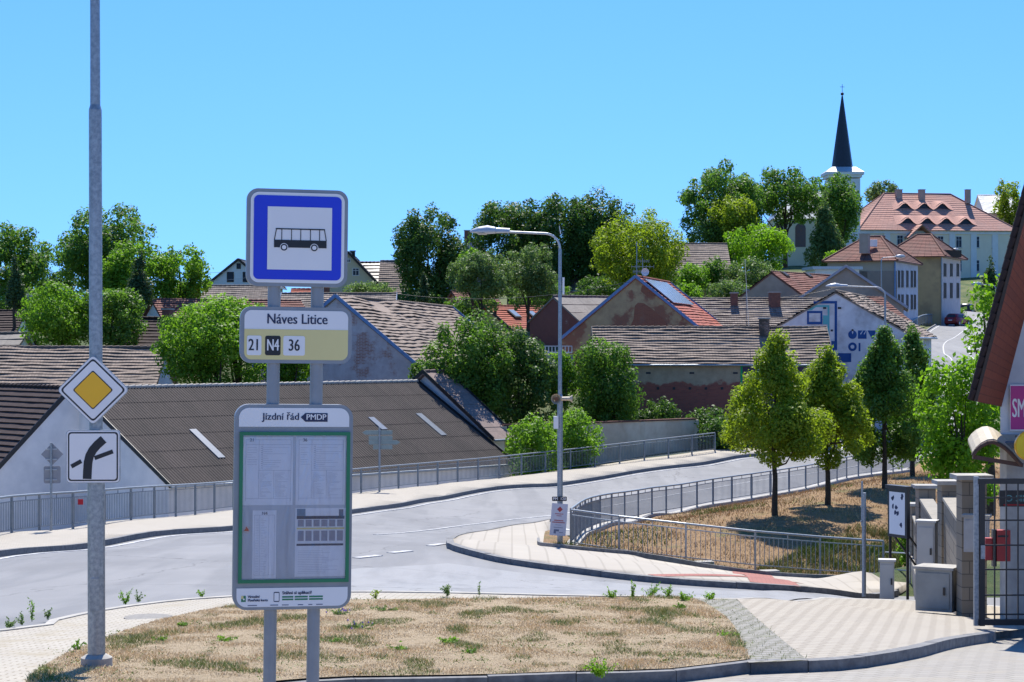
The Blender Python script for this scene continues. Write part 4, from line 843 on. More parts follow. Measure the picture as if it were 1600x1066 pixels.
def tree(name,label,x0,x1,yt,yb,Y,leafk,kind='round',cat='tree',group=None,leafpx=5.,dens=1.,base=None,bottom=0,seed=None,tr=None,gz=None,lean=0,limbs=7):
    s=F/Y; cx=(x0+x1)/2; x=P(cx,0,Y).x; rx=(x1-x0)/2/s; zt=P(0,yt,Y).z; zb=P(0,yb,Y).z; rz=(zt-zb)/2; z=(zt+zb)/2
    g=gz if gz is not None else (P(0,base,Y).z if base else G(x,Y)); g=min(g,zb+rz*.3); seed=seed or int(cx*7+yt*13+Y)
    root=thing(name,label,cat,(x,Y,g),group)
    area=(x1-x0)*(yb-yt)*.78; n=int(min(26000,max(700,9.5*dens*area/(leafpx**2*.42)))); leaf=leafpx/s
    pos,Nn,sz,tint,tg,rng=crown((x+lean,Y,z),rx,rx*.95,rz,n,leaf,seed,kind,bottom)
    leaf_mesh('crown',LEAF[leafk],pos-np.array([x,Y,g]),Nn,sz,tint,rng,root)
    H_=zt-g; r0=tr or max(.06,H_*.022); m=MB(); top=Vector((x+lean,Y,z+rz*(.6 if kind in('cone','oval') else .1))); bs=Vector((x,Y,g-.3))
    pts=[bs+(top-bs)*t+Vector((noise.noise((seed,t*3,0))*H_*.03*math.sin(math.pi*min(t*1.2,1)),0,0)) for t in (0,.15,.3,.5,.75,1)]
    m.tube(pts,[r0*1.25,r0,r0*.85,r0*.65,r0*.4,r0*.12],9)
    rnd=random.Random(seed)
    for t_ in rnd.sample(tg,min(limbs,len(tg))):
        f=rnd.uniform(.3,.7); a=pts[0].lerp(top,f); b=Vector(t_); mid=a.lerp(b,.5)+Vector((0,0,-.06*H_*rnd.random())); m.tube([a,mid,b],[r0*.42,r0*.26,r0*.07],6)
    m.build('trunk',bark,root)
    return root
T=tree
T('tree','loose leafy tree on the skyline at the far left edge',-70,88,348,490,150,'mid','open')
T('tree','big round dark green tree on the skyline behind the tall steel pole',84,254,320,466,172,'mid','round',leafpx=5.2,dens=1.2)
T('tree','light green spreading tree on the skyline left of the white gable',156,258,374,486,152,'bright','open'); T('tree','airy light green tree with ragged right edge beside the skyline white house',230,334,380,486,154,'bright','open')
T('conifer','slim dark conifer in front of the light green skyline trees',192,246,380,482,142,'conifer','cone',cat='conifer',leafpx=4); T('conifer','dark narrow conifer left of the round bush, by the satellite dish',2,44,398,484,138,'conifer','cone',cat='conifer',leafpx=4)
T('tree','broad bright green round tree behind the long farmhouse roof',28,154,446,556,128,'bright','bush',leafpx=5); T('tree','deep green round tree just right of the steel pole above the farmhouse roof',116,232,446,556,129,'mid','bush',leafpx=5)
T('tree','vivid green leafy tree between the farmhouse roof and the bus sign',240,436,468,614,110,'bright','bush',leafpx=5.6,dens=1.2); T('tree','vivid green tree crown showing between the bus sign posts',400,500,500,606,113,'bright','bush')
T('tree','leafy shoots rising left of the stop name board',330,420,462,530,112,'bright','open')
T('tree','tall round dark green tree standing alone right of the bus sign',606,732,321,482,190,'dark','round',leafpx=4.6,dens=1.3)
T('conifer','small bluish conifer at the foot of the tall round tree',648,676,425,474,165,'conifer','cone',cat='conifer',leafpx=3.6)
T('tree','hedge of mixed shrubs below the yellow skyline gable',536,620,440,462,170,'grey','bush',cat='hedge',leafpx=3.6)
T('acacia','feathery pale green acacia with forked trunks left of the lamp head',698,806,388,486,158,'grey','acacia',leafpx=3.6,dens=1.1); T('acacia','feathery green acacia just left of the lamp post',778,872,380,484,162,'grey','acacia',leafpx=3.6,dens=1.1)
T('tree','leafy bright tree top left of the acacia behind the lamp head',716,760,388,430,168,'bright','open',leafpx=4)
T('tree','big dark tree on the skyline directly behind the lamp head',730,862,303,450,205,'dark','round',leafpx=4.6,dens=1.2)
T('tree','tall dark tree on the skyline right of the lamp post bend',820,930,304,466,202,'dark','round',leafpx=4.6,dens=1.2); T('tree','high dark broad tree on the skyline between lamp post and yellow-green tree',878,1004,301,466,204,'dark','round',leafpx=4.6,dens=1.2)
T('tree','yellow-green rounded tree behind the ochre gable ridge',924,1068,328,470,168,'yellow','round',leafpx=4.2,dens=1.1)
T('tree','wide dense green bush-like tree left of the lamp post above the garden wall',664,804,494,672,116,'mid','bush',leafpx=5.4,dens=1.2); T('tree','darker dense tree filling the gap beside the lamp post',740,880,518,676,117.5,'dark','bush',leafpx=5.4,dens=1.2)
T('tree','green leafy tree hugging the left end of the long brown roof',872,1002,528,690,120,'mid','bush',leafpx=5,dens=1.2); T('tree','pale shoots just right of the lamp post in front of the brick workshop',850,900,548,640,119,'bright','open',leafpx=4.6)
T('shrub','sunlit yellow-green shrub behind the railing, left of the lamp post',790,876,650,752,108,'bright','bush',cat='shrub',leafpx=5,base=752); T('shrub','sunlit yellow-green shrub behind the railing, right of the lamp post',850,944,640,745,110.8,'bright','bush',cat='shrub',leafpx=5,base=745)
for i,(a,b_,t_,d) in enumerate(((940,1010,626,700),(1000,1066,622,700),(1060,1150,636,706),(1090,1170,650,712))):
    T('shrub','dark shrub below the shaded brick wall, '+('leftmost of four','under the row of vent holes','right of the pale garden wall','rightmost, by the far railing end')[i],a,b_,t_,d,122 if i<3 else 120,'dark','bush',cat='shrub',group='shrubs along the foot of the brick wall',leafpx=4.8)
# hill trees
T('tree','large leafy tree at the left of the hilltop church group',1058,1206,258,412,262,'mid','open',leafpx=4.4,dens=1.25); T('tree','tree with visible leaning trunks in front of the church nave',1156,1298,262,356,268,'mid','open',leafpx=4.4,dens=1,base=415,limbs=12)
T('tree','yellowish rounded tree low in the church group',1108,1186,302,372,255,'yellow','round',leafpx=4)
T('tree','vivid green round tree above the pink hatch roof',1126,1240,350,430,240,'sun','bush',leafpx=4.2,dens=1.1)
T('shrub','grey-green willow thicket left of the faded pink roof',1128,1212,402,458,215,'grey','bush',cat='shrub',leafpx=3.8); T('tree','mixed green bushes below the old grey-brown roof',1048,1112,412,468,212,'bright','open',leafpx=4); T('tree','olive bush between the grey-brown roof and the willow thicket',1094,1136,398,460,214,'mid','bush',leafpx=4)
T('conifer','drooping brown-green conifer beside the church window',1256,1322,298,412,262,'grey','cone',cat='conifer',leafpx=3.8,dens=1.2)
T('tree','green tree covering the foot of the church tower',1276,1348,270,392,285,'mid','round',leafpx=4.2,dens=1.1); T('tree','small airy tree between church tower and school roof',1350,1408,282,334,345,'grey','open',leafpx=3.6)
T('tree','tall thin olive tree at the right end of the school',1552,1600,280,356,345,'yellow','open',leafpx=3.8,dens=.8); T('shrub','yellow-green shrubs at the foot of the cream church wall',1288,1322,392,412,255,'sun','bush',cat='shrub',leafpx=3.6)
T('tree','leafy treetop hiding the church tower below its cornice',1290,1342,283,345,300,'mid','bush',leafpx=4)
T('conifer','blue-green spruce by the road below the school windows',1528,1566,398,470,215,'conifer','cone',cat='conifer',leafpx=3.8)

for i,(a,b_,t_,d,Y_,lk,lab) in enumerate(((0,96,452,520,146,'mid','tree'),(150,262,455,500,165,'dark','tree'),(250,330,440,482,185,'mid','tree'),(60,130,425,470,190,'dark','tree'),(600,700,455,500,186,'dark','tree'),(690,790,462,500,170,'mid','tree'),(790,900,440,492,176,'mid','tree'),(880,1000,432,480,190,'dark','tree'),
  (1040,1100,440,480,200,'bright','tree'),(1100,1180,438,474,196,'grey','tree'),(180,240,468,512,160,'grey','tree'),(540,612,448,476,182,'bright','tree'),(1290,1340,396,420,300,'dark','tree'),(980,1060,400,470,195,'dark','tree'),(1060,1130,386,440,250,'dark','tree'),(900,960,398,470,215,'dark','tree'),(640,690,560,610,118,'mid','tree'),(1080,1200,310,420,258,'dark','tree'),(0,70,400,470,158,'mid','tree'))):
    lab=('low leafy bush at the left edge by the satellite dish','dark bushes behind the purplish tile roof','bushes below the sky gap left of the white skyline gable','dark trees on the horizon between the two left crowns','dark undergrowth beneath the tall round tree','bushes around the coral red house','bushes behind the orange roof with two roof windows','undergrowth below the tall dark skyline trees','bright bushes just right of the ochre house antenna','grey-green bushes behind the two-chimney tiled roof','grey-green bush above the small chimney house','light bushes on the slope below the yellow gable','dark bush at the foot of the tower, left of the school','dark bushes under the yellow-green tree','dark trees behind the old grey-brown roof','dark trunks and leaves right of the lamp bend','bush behind the raised roof bay of the barn','dark lower tree in the left half of the hilltop church group','bushes beneath the loose skyline tree at the left edge')[i]
    T('bush',lab,a,b_,t_,d,Y_,lk,'bush',cat='bush',leafpx=4.4,dens=1.1)
# four young street trees on the bank
for (x0,x1,yt,yb,base,Y,lk,lab) in ((1120,1302,528,726,812,66,'yellow','broad yellow-green young tree on the bank, nearest and leftmost of the four'),(1214,1372,548,730,792,69,'yellow','young tree with slim trunk on the bank, second from the left'),
        (1312,1452,506,732,768,73,'mid','darker pointed young tree on the bank, third from the left'),(1372,1480,516,714,748,80,'mid','farthest young tree on the bank, beside the second lamp post')):
    T('street_tree',lab,x0,x1,yt,yb,Y,lk,'oval',group='young trees on the bank',leafpx=5.4,dens=1.25,base=base,tr=.1)
# walnut and climbing shoots by the block wall
T('tree','bright light green tree beside the overhanging brown eaves',1432,1572,540,778,57,'sun','bush',leafpx=8,dens=.9,base=800); T('tree','hanging bright leaves against the far road, left of the brown eaves',1508,1584,420,610,61,'sun','open',leafpx=9,dens=.28,base=790)
T('shrub','sunny green shrub leaves showing above the block wall',1500,1560,742,792,46,'sun','bush',cat='shrub',leafpx=8,base=900)
T('shrub','round juniper-like shrub at the foot of the block wall',1404,1440,786,900,60,'bright','bush',cat='shrub',leafpx=6,base=905)

# ---------------------------------------------------------------- grass and weeds
from mathutils.geometry import tessellate_polygon
def scatter(poly,n,rng):
    tri=tessellate_polygon([[Vector((x,y,0)) for x,y in poly]]); pa=np.array(poly); T_=pa[np.array([list(t) for t in tri])]
    ar=np.abs(np.cross(T_[:,1]-T_[:,0],T_[:,2]-T_[:,0]))/2; k=rng.choice(len(T_),n,p=ar/ar.sum()); a=rng.random((n,1)); b=rng.random((n,1)); f=(a+b)>1; a=np.where(f,1-a,a); b=np.where(f,1-b,b)
    return T_[k,0]+(T_[k,1]-T_[k,0])*a+(T_[k,2]-T_[k,0])*b
def grass(name,label,poly,n,h,mat,seed,off,w=.006,green=None,gscale=.9,thr=.1,rows=None):
    rng=np.random.default_rng(seed); p=scatter(poly,n,rng); z=np.concatenate([Gv(p[i:i+8000,0],p[i:i+8000,1]) for i in range(0,n,8000)])+off
    g=np.array([noise.fractal((x*gscale,y*gscale*.6,seed),1.,2.,3) for x,y in p])
    g2=np.array([noise.fractal((x*1.1+40,y*.9,seed+9),.8,2.,4) for x,y in p]); keep=(rng.random(n)<np.clip(.75+g2*1.3,.35,1))|(g>thr); p=p[keep]; z=z[keep]; g=g[keep]; g2=g2[keep]; n=len(p)
    hh=h*rng.uniform(.3,1.2,n)*(1+.8*(g>thr))*np.clip(1+g2,.5,1.8); ang=rng.uniform(0,math.pi,n); ln=rng.normal(size=(n,2))*hh[:,None]*.55
    d=np.stack([np.cos(ang),np.sin(ang)],1)*(w*rng.uniform(.6,1.6,n))[:,None]
    V=np.zeros((n,3,3)); V[:,0,:2]=p-d; V[:,1,:2]=p+d; V[:,2,:2]=p+ln; V[:,0,2]=V[:,1,2]=z; V[:,2,2]=z+hh
    gp_=np.clip((g-thr+.18)/.36,0,1)**1.5; isg=rng.random(n)<gp_*.75; tint=np.where(isg,.75+.25*rng.random(n),rng.random(n)*.45)
    me=bpy.data.meshes.new(name); me.vertices.add(3*n); me.vertices.foreach_set('co',V.astype(np.float32).ravel()); me.loops.add(3*n); me.loops.foreach_set('vertex_index',np.arange(3*n,dtype=np.int32)); me.polygons.add(n)
    me.polygons.foreach_set('loop_start',np.arange(0,3*n,3,dtype=np.int32)); me.polygons.foreach_set('loop_total',np.full(n,3,dtype=np.int32)); at=me.attributes.new('tint','FLOAT','FACE'); at.data.foreach_set('value',tint.astype(np.float32)); me.materials.append(mat); me.update()
    o=bpy.data.objects.new(name,me); COL.objects.link(o); return tag(o,label,'grass',kind='stuff')
def grass_mat(name,a,b,c_):
    m=bpy.data.materials.new(name); m.use_nodes=True; nt=m.node_tree; bs=nt.nodes['Principled BSDF']; at=nt.nodes.new('ShaderNodeAttribute'); at.attribute_name='tint'; cr=nt.nodes.new('ShaderNodeValToRGB'); nt.links.new(at.outputs['Fac'],cr.inputs[0])
    e=cr.color_ramp.elements; e[0].position=0; e[0].color=(*a,1); e[1].position=1; e[1].color=(*c_,1); q=e.new(.46); q.color=(*b,1); q=e.new(.7); q.color=(*[k*.8 for k in c_],1); nt.links.new(cr.outputs[0],bs.inputs['Base Color']); bs.inputs['Roughness'].default_value=.8; bs.inputs['Specular IOR Level'].default_value=.2; return m
gm=grass_mat('dry_grass',(.82,.63,.37),(.62,.45,.25),(.21,.27,.07)); gm2=grass_mat('bank_grass',(.58,.38,.19),(.38,.24,.11),(.16,.22,.04))
grass('grass','short dry straw-coloured grass with green patches on the foreground island',ISLAND,210000,.024,gm,3,.045,.0040,thr=.22,gscale=1.3)
BK=NRAIL+list(reversed([(x+.6,y-.4) for x,y in RAILR[1:]])); BK=[(1.2,59.5)]+NRAIL[1:]+[(17,60),(30,85),(29,113)]+list(reversed([(x+.5,y-.3) for x,y in RAILR[1:]]))
grass('grass','dry brown grass on the bank under the young trees',BK,70000,.09,gm2,5,.02,.012,gscale=.22,thr=.16)
bed=NRAIL+list(reversed(offset(NRAIL,.95)))
grass('grass','dry grass strip with green tufts at the foot of the thin railing',bed,6000,.07,gm2,6,.12,.008,gscale=.8,thr=.1)
grass('grass','green moss and grass tufts in the joints of the old grey paving',hits([(1075,939),(1150,941),(1200,985),(1262,1036),(1172,1040),(1112,985)]),700,.018,gm,12,.04,.003,gscale=2.6,thr=-.9)
lowb=[(P(x,0,Y).x,Y) for x,Y in ((1180,57.6),(1400,58.5),(1430,66),(1340,65),(1240,61))]
grass('grass','lush green grass in the hollow behind the thin railing',lowb,9000,.16,grass_mat('lush_grass',(.30,.24,.09),(.17,.20,.05),(.13,.19,.03)),8,.02,.014,gscale=.5,thr=-.05)
def weed(name,label,px,py,h,lk,nst,seed,wd=.12,flower=None,off=.03,group='weeds along the kerbs'):
    x,y=hit(px,py,14,80); g=G(x,y)+off; root=thing(name,label,'weed',(x,y,g),group); rng=np.random.default_rng(seed); ps=[];ns=[];ss=[]; m=MB()
    for i in range(nst):
        a=rng.uniform(0,6.28); tip=np.array([math.cos(a)*wd*rng.uniform(.2,1),math.sin(a)*wd*rng.uniform(.2,1),h*rng.uniform(.45,1)]); m.tube([Vector((x,y,g)),Vector((x,y,g))+Vector(tip)*.5+Vector((0,0,.02)),Vector((x,y,g))+Vector(tip)],[.004,.003,.002],4)
        for t in np.linspace(.15,1,9): ps+=[tip*t+rng.normal(size=3)*.012 for _ in range(2)]; ns+=[rng.normal(size=3)+[0,0,.6] for _ in range(2)]; ss+=[.035*rng.uniform(.6,1.4) for _ in range(2)]
    ns=np.array(ns); ns/=np.linalg.norm(ns,axis=1)[:,None]; m.build('stem',LEAF[lk],root)
    leaf_mesh('leaves',LEAF[lk],np.array(ps),ns,np.array(ss),rng.random(len(ps)),rng,root,.45)
    if flower:
        f=MB()
        for i in range(9): q=Vector((x,y,g))+Vector((rng.normal()*wd*.5,rng.normal()*wd*.5,h*rng.uniform(.5,1.05))); f.cyl(q,q+Vector((0,0,.02)),.012,.006,6)
        f.build('flowers',flower,root)
purple=pm('purple_petals',(.38,.2,.55),(.3,.15,.45),5,.7,0)
W_=[(196,948,.34,'bright',9,.15,'bushy weed at the road edge just right of the steel pole'),(217,944,.22,'grey',5,.1,'small weed beside the bushy one right of the steel pole'),(50,975,.42,'bright',4,.06,'tall single weed at the road edge, far left'),(34,980,.2,'grey',5,.1,'low weed clump at the road edge, far left'),(14,985,.18,'grey',6,.14,'grassy weed at the left picture edge'),
 (75,970,.2,'grey',5,.1,'low weed between the tall weed and the steel pole'),(316,936,.15,'bright',5,.12,'small weed at the path edge left of the timetable'),(700,934,.2,'grey',10,.13,'grey-green clump at the kerb in the middle of the island edge'),(586,938,.2,'yellow',5,.13,'thin straw-like weed at the kerb right of the timetable'),(749,934,.3,'grey',2,.03,'single thin stalk at the kerb'),
 (955,940,.2,'bright',12,.14,'round green weed clump on the island back edge'),(988,940,.33,'bright',6,.08,'upright leafy weed on the island back edge'),(1015,936,.26,'bright',12,.22,'wide leafy weed clump near the island corner'),(1044,938,.24,'bright',8,.14,'leafy weed right of the wide clump'),(1068,944,.18,'bright',12,.18,'low spreading weed at the island right corner'),
 (1110,940,.14,'bright',12,.2,'flat green weed beside the old paving'),(1064,957,.12,'mid',10,.13,'small dark green rosette near the old paving'),(560,988,.12,'grey',14,.3,'low purple-flowered thistle patch beside the timetable'),(530,966,.1,'grey',10,.2,'small purple-flowered patch right under the timetable'),(600,960,.1,'grey',10,.24,'flat grey-green weed patch on the island'),
 (700,1012,.1,'bright',16,.18,'yellow-green grass tuft in the dry grass'),(625,1022,.08,'mid',9,.16,'flat dark weed left of the yellow-green tuft'),(735,1028,.08,'mid',9,.16,'flat dark weed right of the yellow-green tuft'),(285,985,.09,'mid',9,.14,'small weed on the island left part'),(255,1008,.1,'mid',8,.16,'dark weed by the steel pole path side'),(936,1062,.2,'sun',16,.22,'yellow-green weed growing over the front kerb'),
 (350,1008,.08,'bright',9,.2,'low green weed left of the bus stop posts'),(520,1010,.07,'mid',8,.16,'low weed right of the bus stop posts'),(1140,1000,.07,'bright',9,.2,'green patch weed beside the old paving'),(122,1022,.14,'mid',7,.1,'small upright weed on the path left of the steel pole')]
for i,(px,py,h_,lk,ns_,wd,lab) in enumerate(W_): weed('weed',lab,px,py,h_*.8,lk,ns_,100+i,wd*.85,purple if 'purple' in lab else None)

rng=np.random.default_rng(77); cl=scatter(ISLAND,170,rng); ps=[];ns=[];ss=[];tt_=[]
for (x,y) in cl:
    g=G(x,y)+.06; k=rng.integers(8,34); w_=rng.uniform(.03,.12); t0=rng.uniform(0,1)
    for _ in range(k): ps.append((x+rng.normal()*w_,y+rng.normal()*w_,g+rng.uniform(0,.035))); ns.append(rng.normal(size=3)*.6+[0,0,.8]); ss.append(rng.uniform(.015,.035)); tt_.append(np.clip(t0+rng.normal()*.2,0,1))
ns=np.array(ns); ns/=np.linalg.norm(ns,axis=1)[:,None]
o=leaf_mesh('ground_cover',leaf_mat('weed_leaf',(.06,.09,.03),(.20,.24,.07),.2),np.array(ps),ns,np.array(ss),np.array(tt_),rng,None,.5); tag(o,'small flat weeds scattered through the dry foreground grass','ground cover',kind='stuff')
# ---------------------------------------------------------------- street furniture
def rrect(w,h,r,n=6):
    pts=[]
    for cx,cy,a0 in ((w/2-r,h/2-r,0),(-w/2+r,h/2-r,90),(-w/2+r,-h/2+r,180),(w/2-r,-h/2+r,270)):
        for i in range(n+1): a=R(a0+90*i/n); pts.append((cx+r*math.cos(a),cy+r*math.sin(a)))
    return pts
class Plane:                                            # local drawing plane: u right, v up, w towards the viewer
    def __init__(s,o,r,u): s.o=Vector(o); s.r=Vector(r).normalized(); s.u=Vector(u).normalized(); s.n=s.r.cross(s.u)
    def at(s,u,v,w=0): return s.o+s.r*u+s.u*v+s.n*w
    def plate(s,mb,c,pts,w0,w1): mb.prism([s.at(c[0]+a,c[1]+b,w0) for a,b in pts],s.n*(w1-w0)); return mb
    def rect(s,mb,x0,y0,x1,y1,w0,w1): mb.prism([s.at(x0,y0,w0),s.at(x1,y0,w0),s.at(x1,y1,w0),s.at(x0,y1,w0)],s.n*(w1-w0)); return mb
    def text(s,mb,t,c,size,w,align='CENTER',bold=0,sx=1): text_mb(mb,t,s.at(c[0],c[1],w),s.r,s.u,size,align,bold,sx)
# bus stop
k=311.; th=R(13); rl=-.012
rv=Vector((math.cos(th),math.sin(th),0)); uv_=Vector((0,0,1)); rv2=(rv*math.cos(rl)+uv_*math.sin(rl)).normalized(); uv2=(uv_*math.cos(rl)-rv*math.sin(rl)).normalized()
pl_=Plane(P(463,533,10),rv2,uv2)
def U(px): return (px-463)/(k*.974)
def V(py): return (533-py)/k
foot=pl_.at(0,V(960)-1.5); gz=G(foot.x,foot.y)
bus=thing('bus_stop','grey twin-post bus stop with blue bus sign, name board and timetable case',"bus stop",(foot.x,foot.y,gz))
vb=V(960)-(pl_.at(0,V(960)).z-gz)-.1
for px in (430,496):
    m=MB(); m.cyl(pl_.at(U(px),vb,-.045),pl_.at(U(px),V(318),-.045),.0325,.0325,24); m.build('post',alu,bus)
    m=MB(); m.cyl(pl_.at(U(px),vb,-.045),pl_.at(U(px),vb+.16,-.045),.06,.05,18); m.build('base_collar',alu,bus)
# blue sign
c=(U(463),V(372)); w_=(540-386)/k/.974; h_=(449-297)/k
m=MB(); pl_.plate(m,c,rrect(w_,h_,.055,8),-.04,0); sg=m.build('sign_case',alu,bus)
m=MB(); pl_.plate(m,c,rrect(w_-.036,h_-.036,.042,8),.001,.004); m.build('white_border',wht,sg)
m=MB(); pl_.plate(m,c,rrect(w_-.068,h_-.068,.026,8),.005,.007); m.build('blue_face',blue,sg)
m=MB(); s_=.098*1.0; pl_.rect(m,U(417)+0,V(422),U(515),V(324),.008,.010); m.build('white_square',wht,sg)
m=MB(); bx0,bx1=U(427),U(507); by0,by1=V(389),V(358)
def bp_(x,y): return (bx0+(bx1-bx0)*x,by0+(by1-by0)*y)
L_=.011;L2=.0125
pl_.rect(m,*bp_(0.0,0.05),*bp_(1.0,.43),L_,L2)
def bar(p,q,wd): 
    a=Vector(bp_(*p)); b=Vector(bp_(*q)); d=(b-a).normalized(); nn=Vector((-d.y,d.x))*wd/2; m.prism([pl_.at(*(a+nn),L_),pl_.at(*(b+nn),L_),pl_.at(*(b-nn),L_),pl_.at(*(a-nn),L_)],pl_.n*(L2-L_))
bar((.03,.985),(.965,.985),.006); bar((0.005,.42),(.045,1.0),.004); bar((.995,.42),(.955,1.0),.004)
for x in (.145,.33,.505,.69,.865): bar((x,.42),(x,.99),.0035)
m.build('bus_symbol',blk,sg)
for cx in (.19,.765):
    q=bp_(cx,.06); m=MB(); ci=[(.0205*math.cos(2*math.pi*i/28),.0205*math.sin(2*math.pi*i/28)) for i in range(28)]; pl_.plate(m,q,ci,.0128,.0132); m.build('wheel_gap',wht,sg)
    m=MB(); pl_.plate(m,q,[(a*.84,b*.84) for a,b in ci],.0134,.0138); m.build('wheel_ring',blk,sg); m=MB(); pl_.plate(m,q,[(a*.52,b*.52) for a,b in ci],.014,.0144); m.build('wheel_hub',wht,sg)
# name board
c=(U(463),V(524)); w_=(548-378)/k/.974; h_=(568-480)/k
m=MB(); pl_.plate(m,c,rrect(w_,h_,.055,8),-.04,0); nb=m.build('name_case',alu,bus)
fw,fh=w_-.04,h_-.036; pts=rrect(fw,fh,.036,8)
m=MB(); pl_.plate(m,c,pts,.001,.003); m.build('white_face',wht,nb)
ysp=V(515)-c[1]; low=[(a,b) for a,b in pts if b<ysp]; low=[(fw/2,ysp),(-fw/2,ysp)]+[p for p in low]
m=MB(); pl_.plate(m,c,low,.0035,.0045); m.build('yellow_band',ybe,nb)
m=MB(); pl_.text(m,'Náves Litice',(U(464),V(499.5)),.072,.004,bold=.0012,sx=.86); m.build('lettering',navy,nb)
for x0,x1,tx,col,tc in ((388,410,'21',wht,blk),(415.5,439,'N4',blk,wht),(443,476,'36',wht,blk)):
    m=MB(); cc=(U((x0+x1)/2),V(540.5)); pl_.plate(m,cc,rrect((x1-x0)/k/.974,30.5/k,.01,4),.005,.006); q=m.build('route_tile',col,nb)
    m=MB(); pl_.text(m,tx,cc,.082,.0062,bold=.0012,sx=.60 if tx=='N4' else .72); m.build('route_number',tc,q)
# timetable case
c=(U(461.5),V(792)); w_=(551-371)/k/.974; h_=(953-633)/k
m=MB(); pl_.plate(m,c,rrect(w_,h_,.07,8),-.05,0); tt=m.build('timetable_case',alu,bus)
m=MB(); top=[(a,b) for a,b in rrect(w_-.04,h_-.036,.05,8) if b>0]; y_=V(667)-c[1]; hd=top+[(-(w_-.04)/2,y_),((w_-.04)/2,y_)]; pl_.plate(m,c,hd,.001,.004); m.build('header_plate',wht,tt)
m=MB(); bot=[(a,b) for a,b in rrect(w_-.036,h_-.03,.05,8) if b<0]; y_=V(918)-c[1]; pl_.plate(m,c,[((w_-.036)/2,y_),(-(w_-.036)/2,y_)]+bot,.001,.004); m.build('footer_plate',wht,tt)
m=MB(); pl_.text(m,'Jízdní řád',(U(441),V(651.5)),.050,.005,bold=.0009,sx=1.0); m.build('header_text',navy,tt)
m=MB(); pl_.plate(m,(0,0),[(U(471),V(652)),(U(478),V(645.5)),(U(512),V(645.5)),(U(512),V(659)),(U(478),V(659))],.0045,.006); q=m.build('arrow_badge',navy,tt); m=MB(); pl_.text(m,'PMDP',(U(494.5),V(652)),.040,.007,bold=.0008,sx=1.0); m.build('badge_text',wht,q)
m=MB()
fx0,fx1,fy0,fy1=U(379),U(547),V(910),V(675); t_=.017
pl_.rect(m,fx0,fy1-t_,fx1,fy1,.001,.014); pl_.rect(m,fx0,fy0,fx1,fy0+t_,.001,.014); pl_.rect(m,fx0,fy0+t_,fx0+t_,fy1-t_,.001,.014); pl_.rect(m,fx1-t_,fy0+t_,fx1,fy1-t_,.001,.014); m.build('green_frame',grn,tt)
back=pm('case_backing',(.55,.57,.62),(.50,.52,.58),6,.4,.0); m=MB(); pl_.rect(m,fx0+t_,fy0+t_,fx1-t_,fy1-t_,.001,.002); m.build('backing',back,tt)
paper=pm('timetable_paper',(.86,.85,.88),(.82,.81,.85),30,.6,0); ink=pm('pale_ink',(.36,.36,.44),(.33,.33,.40),4,.6,0); inkd=pm('grey_ink',(.16,.17,.24),(.15,.16,.22),4,.6,0)
rnd=random.Random(3)
for (x0,y0,x1,y1,kind_,num) in ((384,789,460,683,'a','21'),(464.5,789,540,683,'a','36'),(400,903,436,797,'b','N4'),(464.5,901,542,794,'c','')):
    m=MB(); pl_.rect(m,U(x0),V(y0),U(x1),V(y1),.0025,.0035); sh=m.build('timetable_sheet',paper,tt); ln=MB(); X0,X1,Y0,Y1=U(x0),U(x1),V(y0),V(y1); ww=X1-X0; hh=Y1-Y0
    def hl(y,a,b,wd=.0011): pl_.rect(ln,X0+ww*a,Y0+hh*y-wd/2,X0+ww*b,Y0+hh*y+wd/2,.0037,.0040)
    def vl(x,a,b,wd=.0011): pl_.rect(ln,X0+ww*x-wd/2,Y0+hh*a,X0+ww*x+wd/2,Y0+hh*b,.0037,.0040)
    if kind_=='a':
        for y in (.96,.89,.51): hl(y,.32 if y==.51 else .06,.96)
        vl(.06,.06,.96); vl(.96,.06,.96); vl(.32,.1,.96); vl(.62,.1,.51); hl(.1,.06,.96)
        for i in range(22): hl(.53+.016*i,.38,.38+rnd.uniform(.1,.55),.0009) if i%2==0 else hl(.53+.016*i,.36,.40,.002)
        for i in range(20): hl(.13+.018*i,.34,.34+rnd.uniform(.02,.26),.0009); hl(.13+.018*i,.64,.64+rnd.uniform(.03,.28),.0009)
        for i in range(8): hl(.6+.035*i,.09,.09+rnd.uniform(.08,.2),.001)
    elif kind_=='b':
        for y in (.93,.05): hl(y,.08,.92)
        for x in (.08,.3,.68,.92): vl(x,.05,.93)
        for i in range(34): hl(.08+.024*i,.34,.34+rnd.uniform(.1,.3),.0009); hl(.08+.024*i,.12,.26,.0009)
    else:
        for i in range(14): hl(.05+.025*i,.06,.06+rnd.uniform(.4,.85),.0009)
    ln.build('print_lines',ink,sh)
    if num: q=MB(); pl_.text(q,num,((X0+ww*.18) if kind_=='a' else (X0+X1)/2,Y1-hh*.045),.022,.0042,bold=.0006); q.build('sheet_number',inkd,sh)
    if kind_=='c':
        def rc(a,b,c_,d,mt,nm): q=MB(); pl_.rect(q,X0+ww*a,Y0+hh*b,X0+ww*c_,Y0+hh*d,.0037,.0042); q.build(nm,mt,sh)
        rc(.03,.84,.97,.885,navy,'navy_bar'); rc(.03,.69,.97,.715,ybe,'yellow_bar'); rc(.03,.45,.95,.48,navy,'navy_bar'); rc(.03,.885,.2,.99,pm('blue_grey_print',(.2,.3,.42)),'logo_patch'); rc(.86,.86,.95,.98,inkd,'small_sign_mark')
        for i in range(6): rc(.05+.155*i,.52,.05+.155*i+.12,.67,pm('grey_print',(.33,.32,.40),(.28,.28,.36),60,.6,0),'table_block'); rc(.05+.155*i,.73,.05+.155*i+.12,.83,MATS['grey_print'],'table_block')
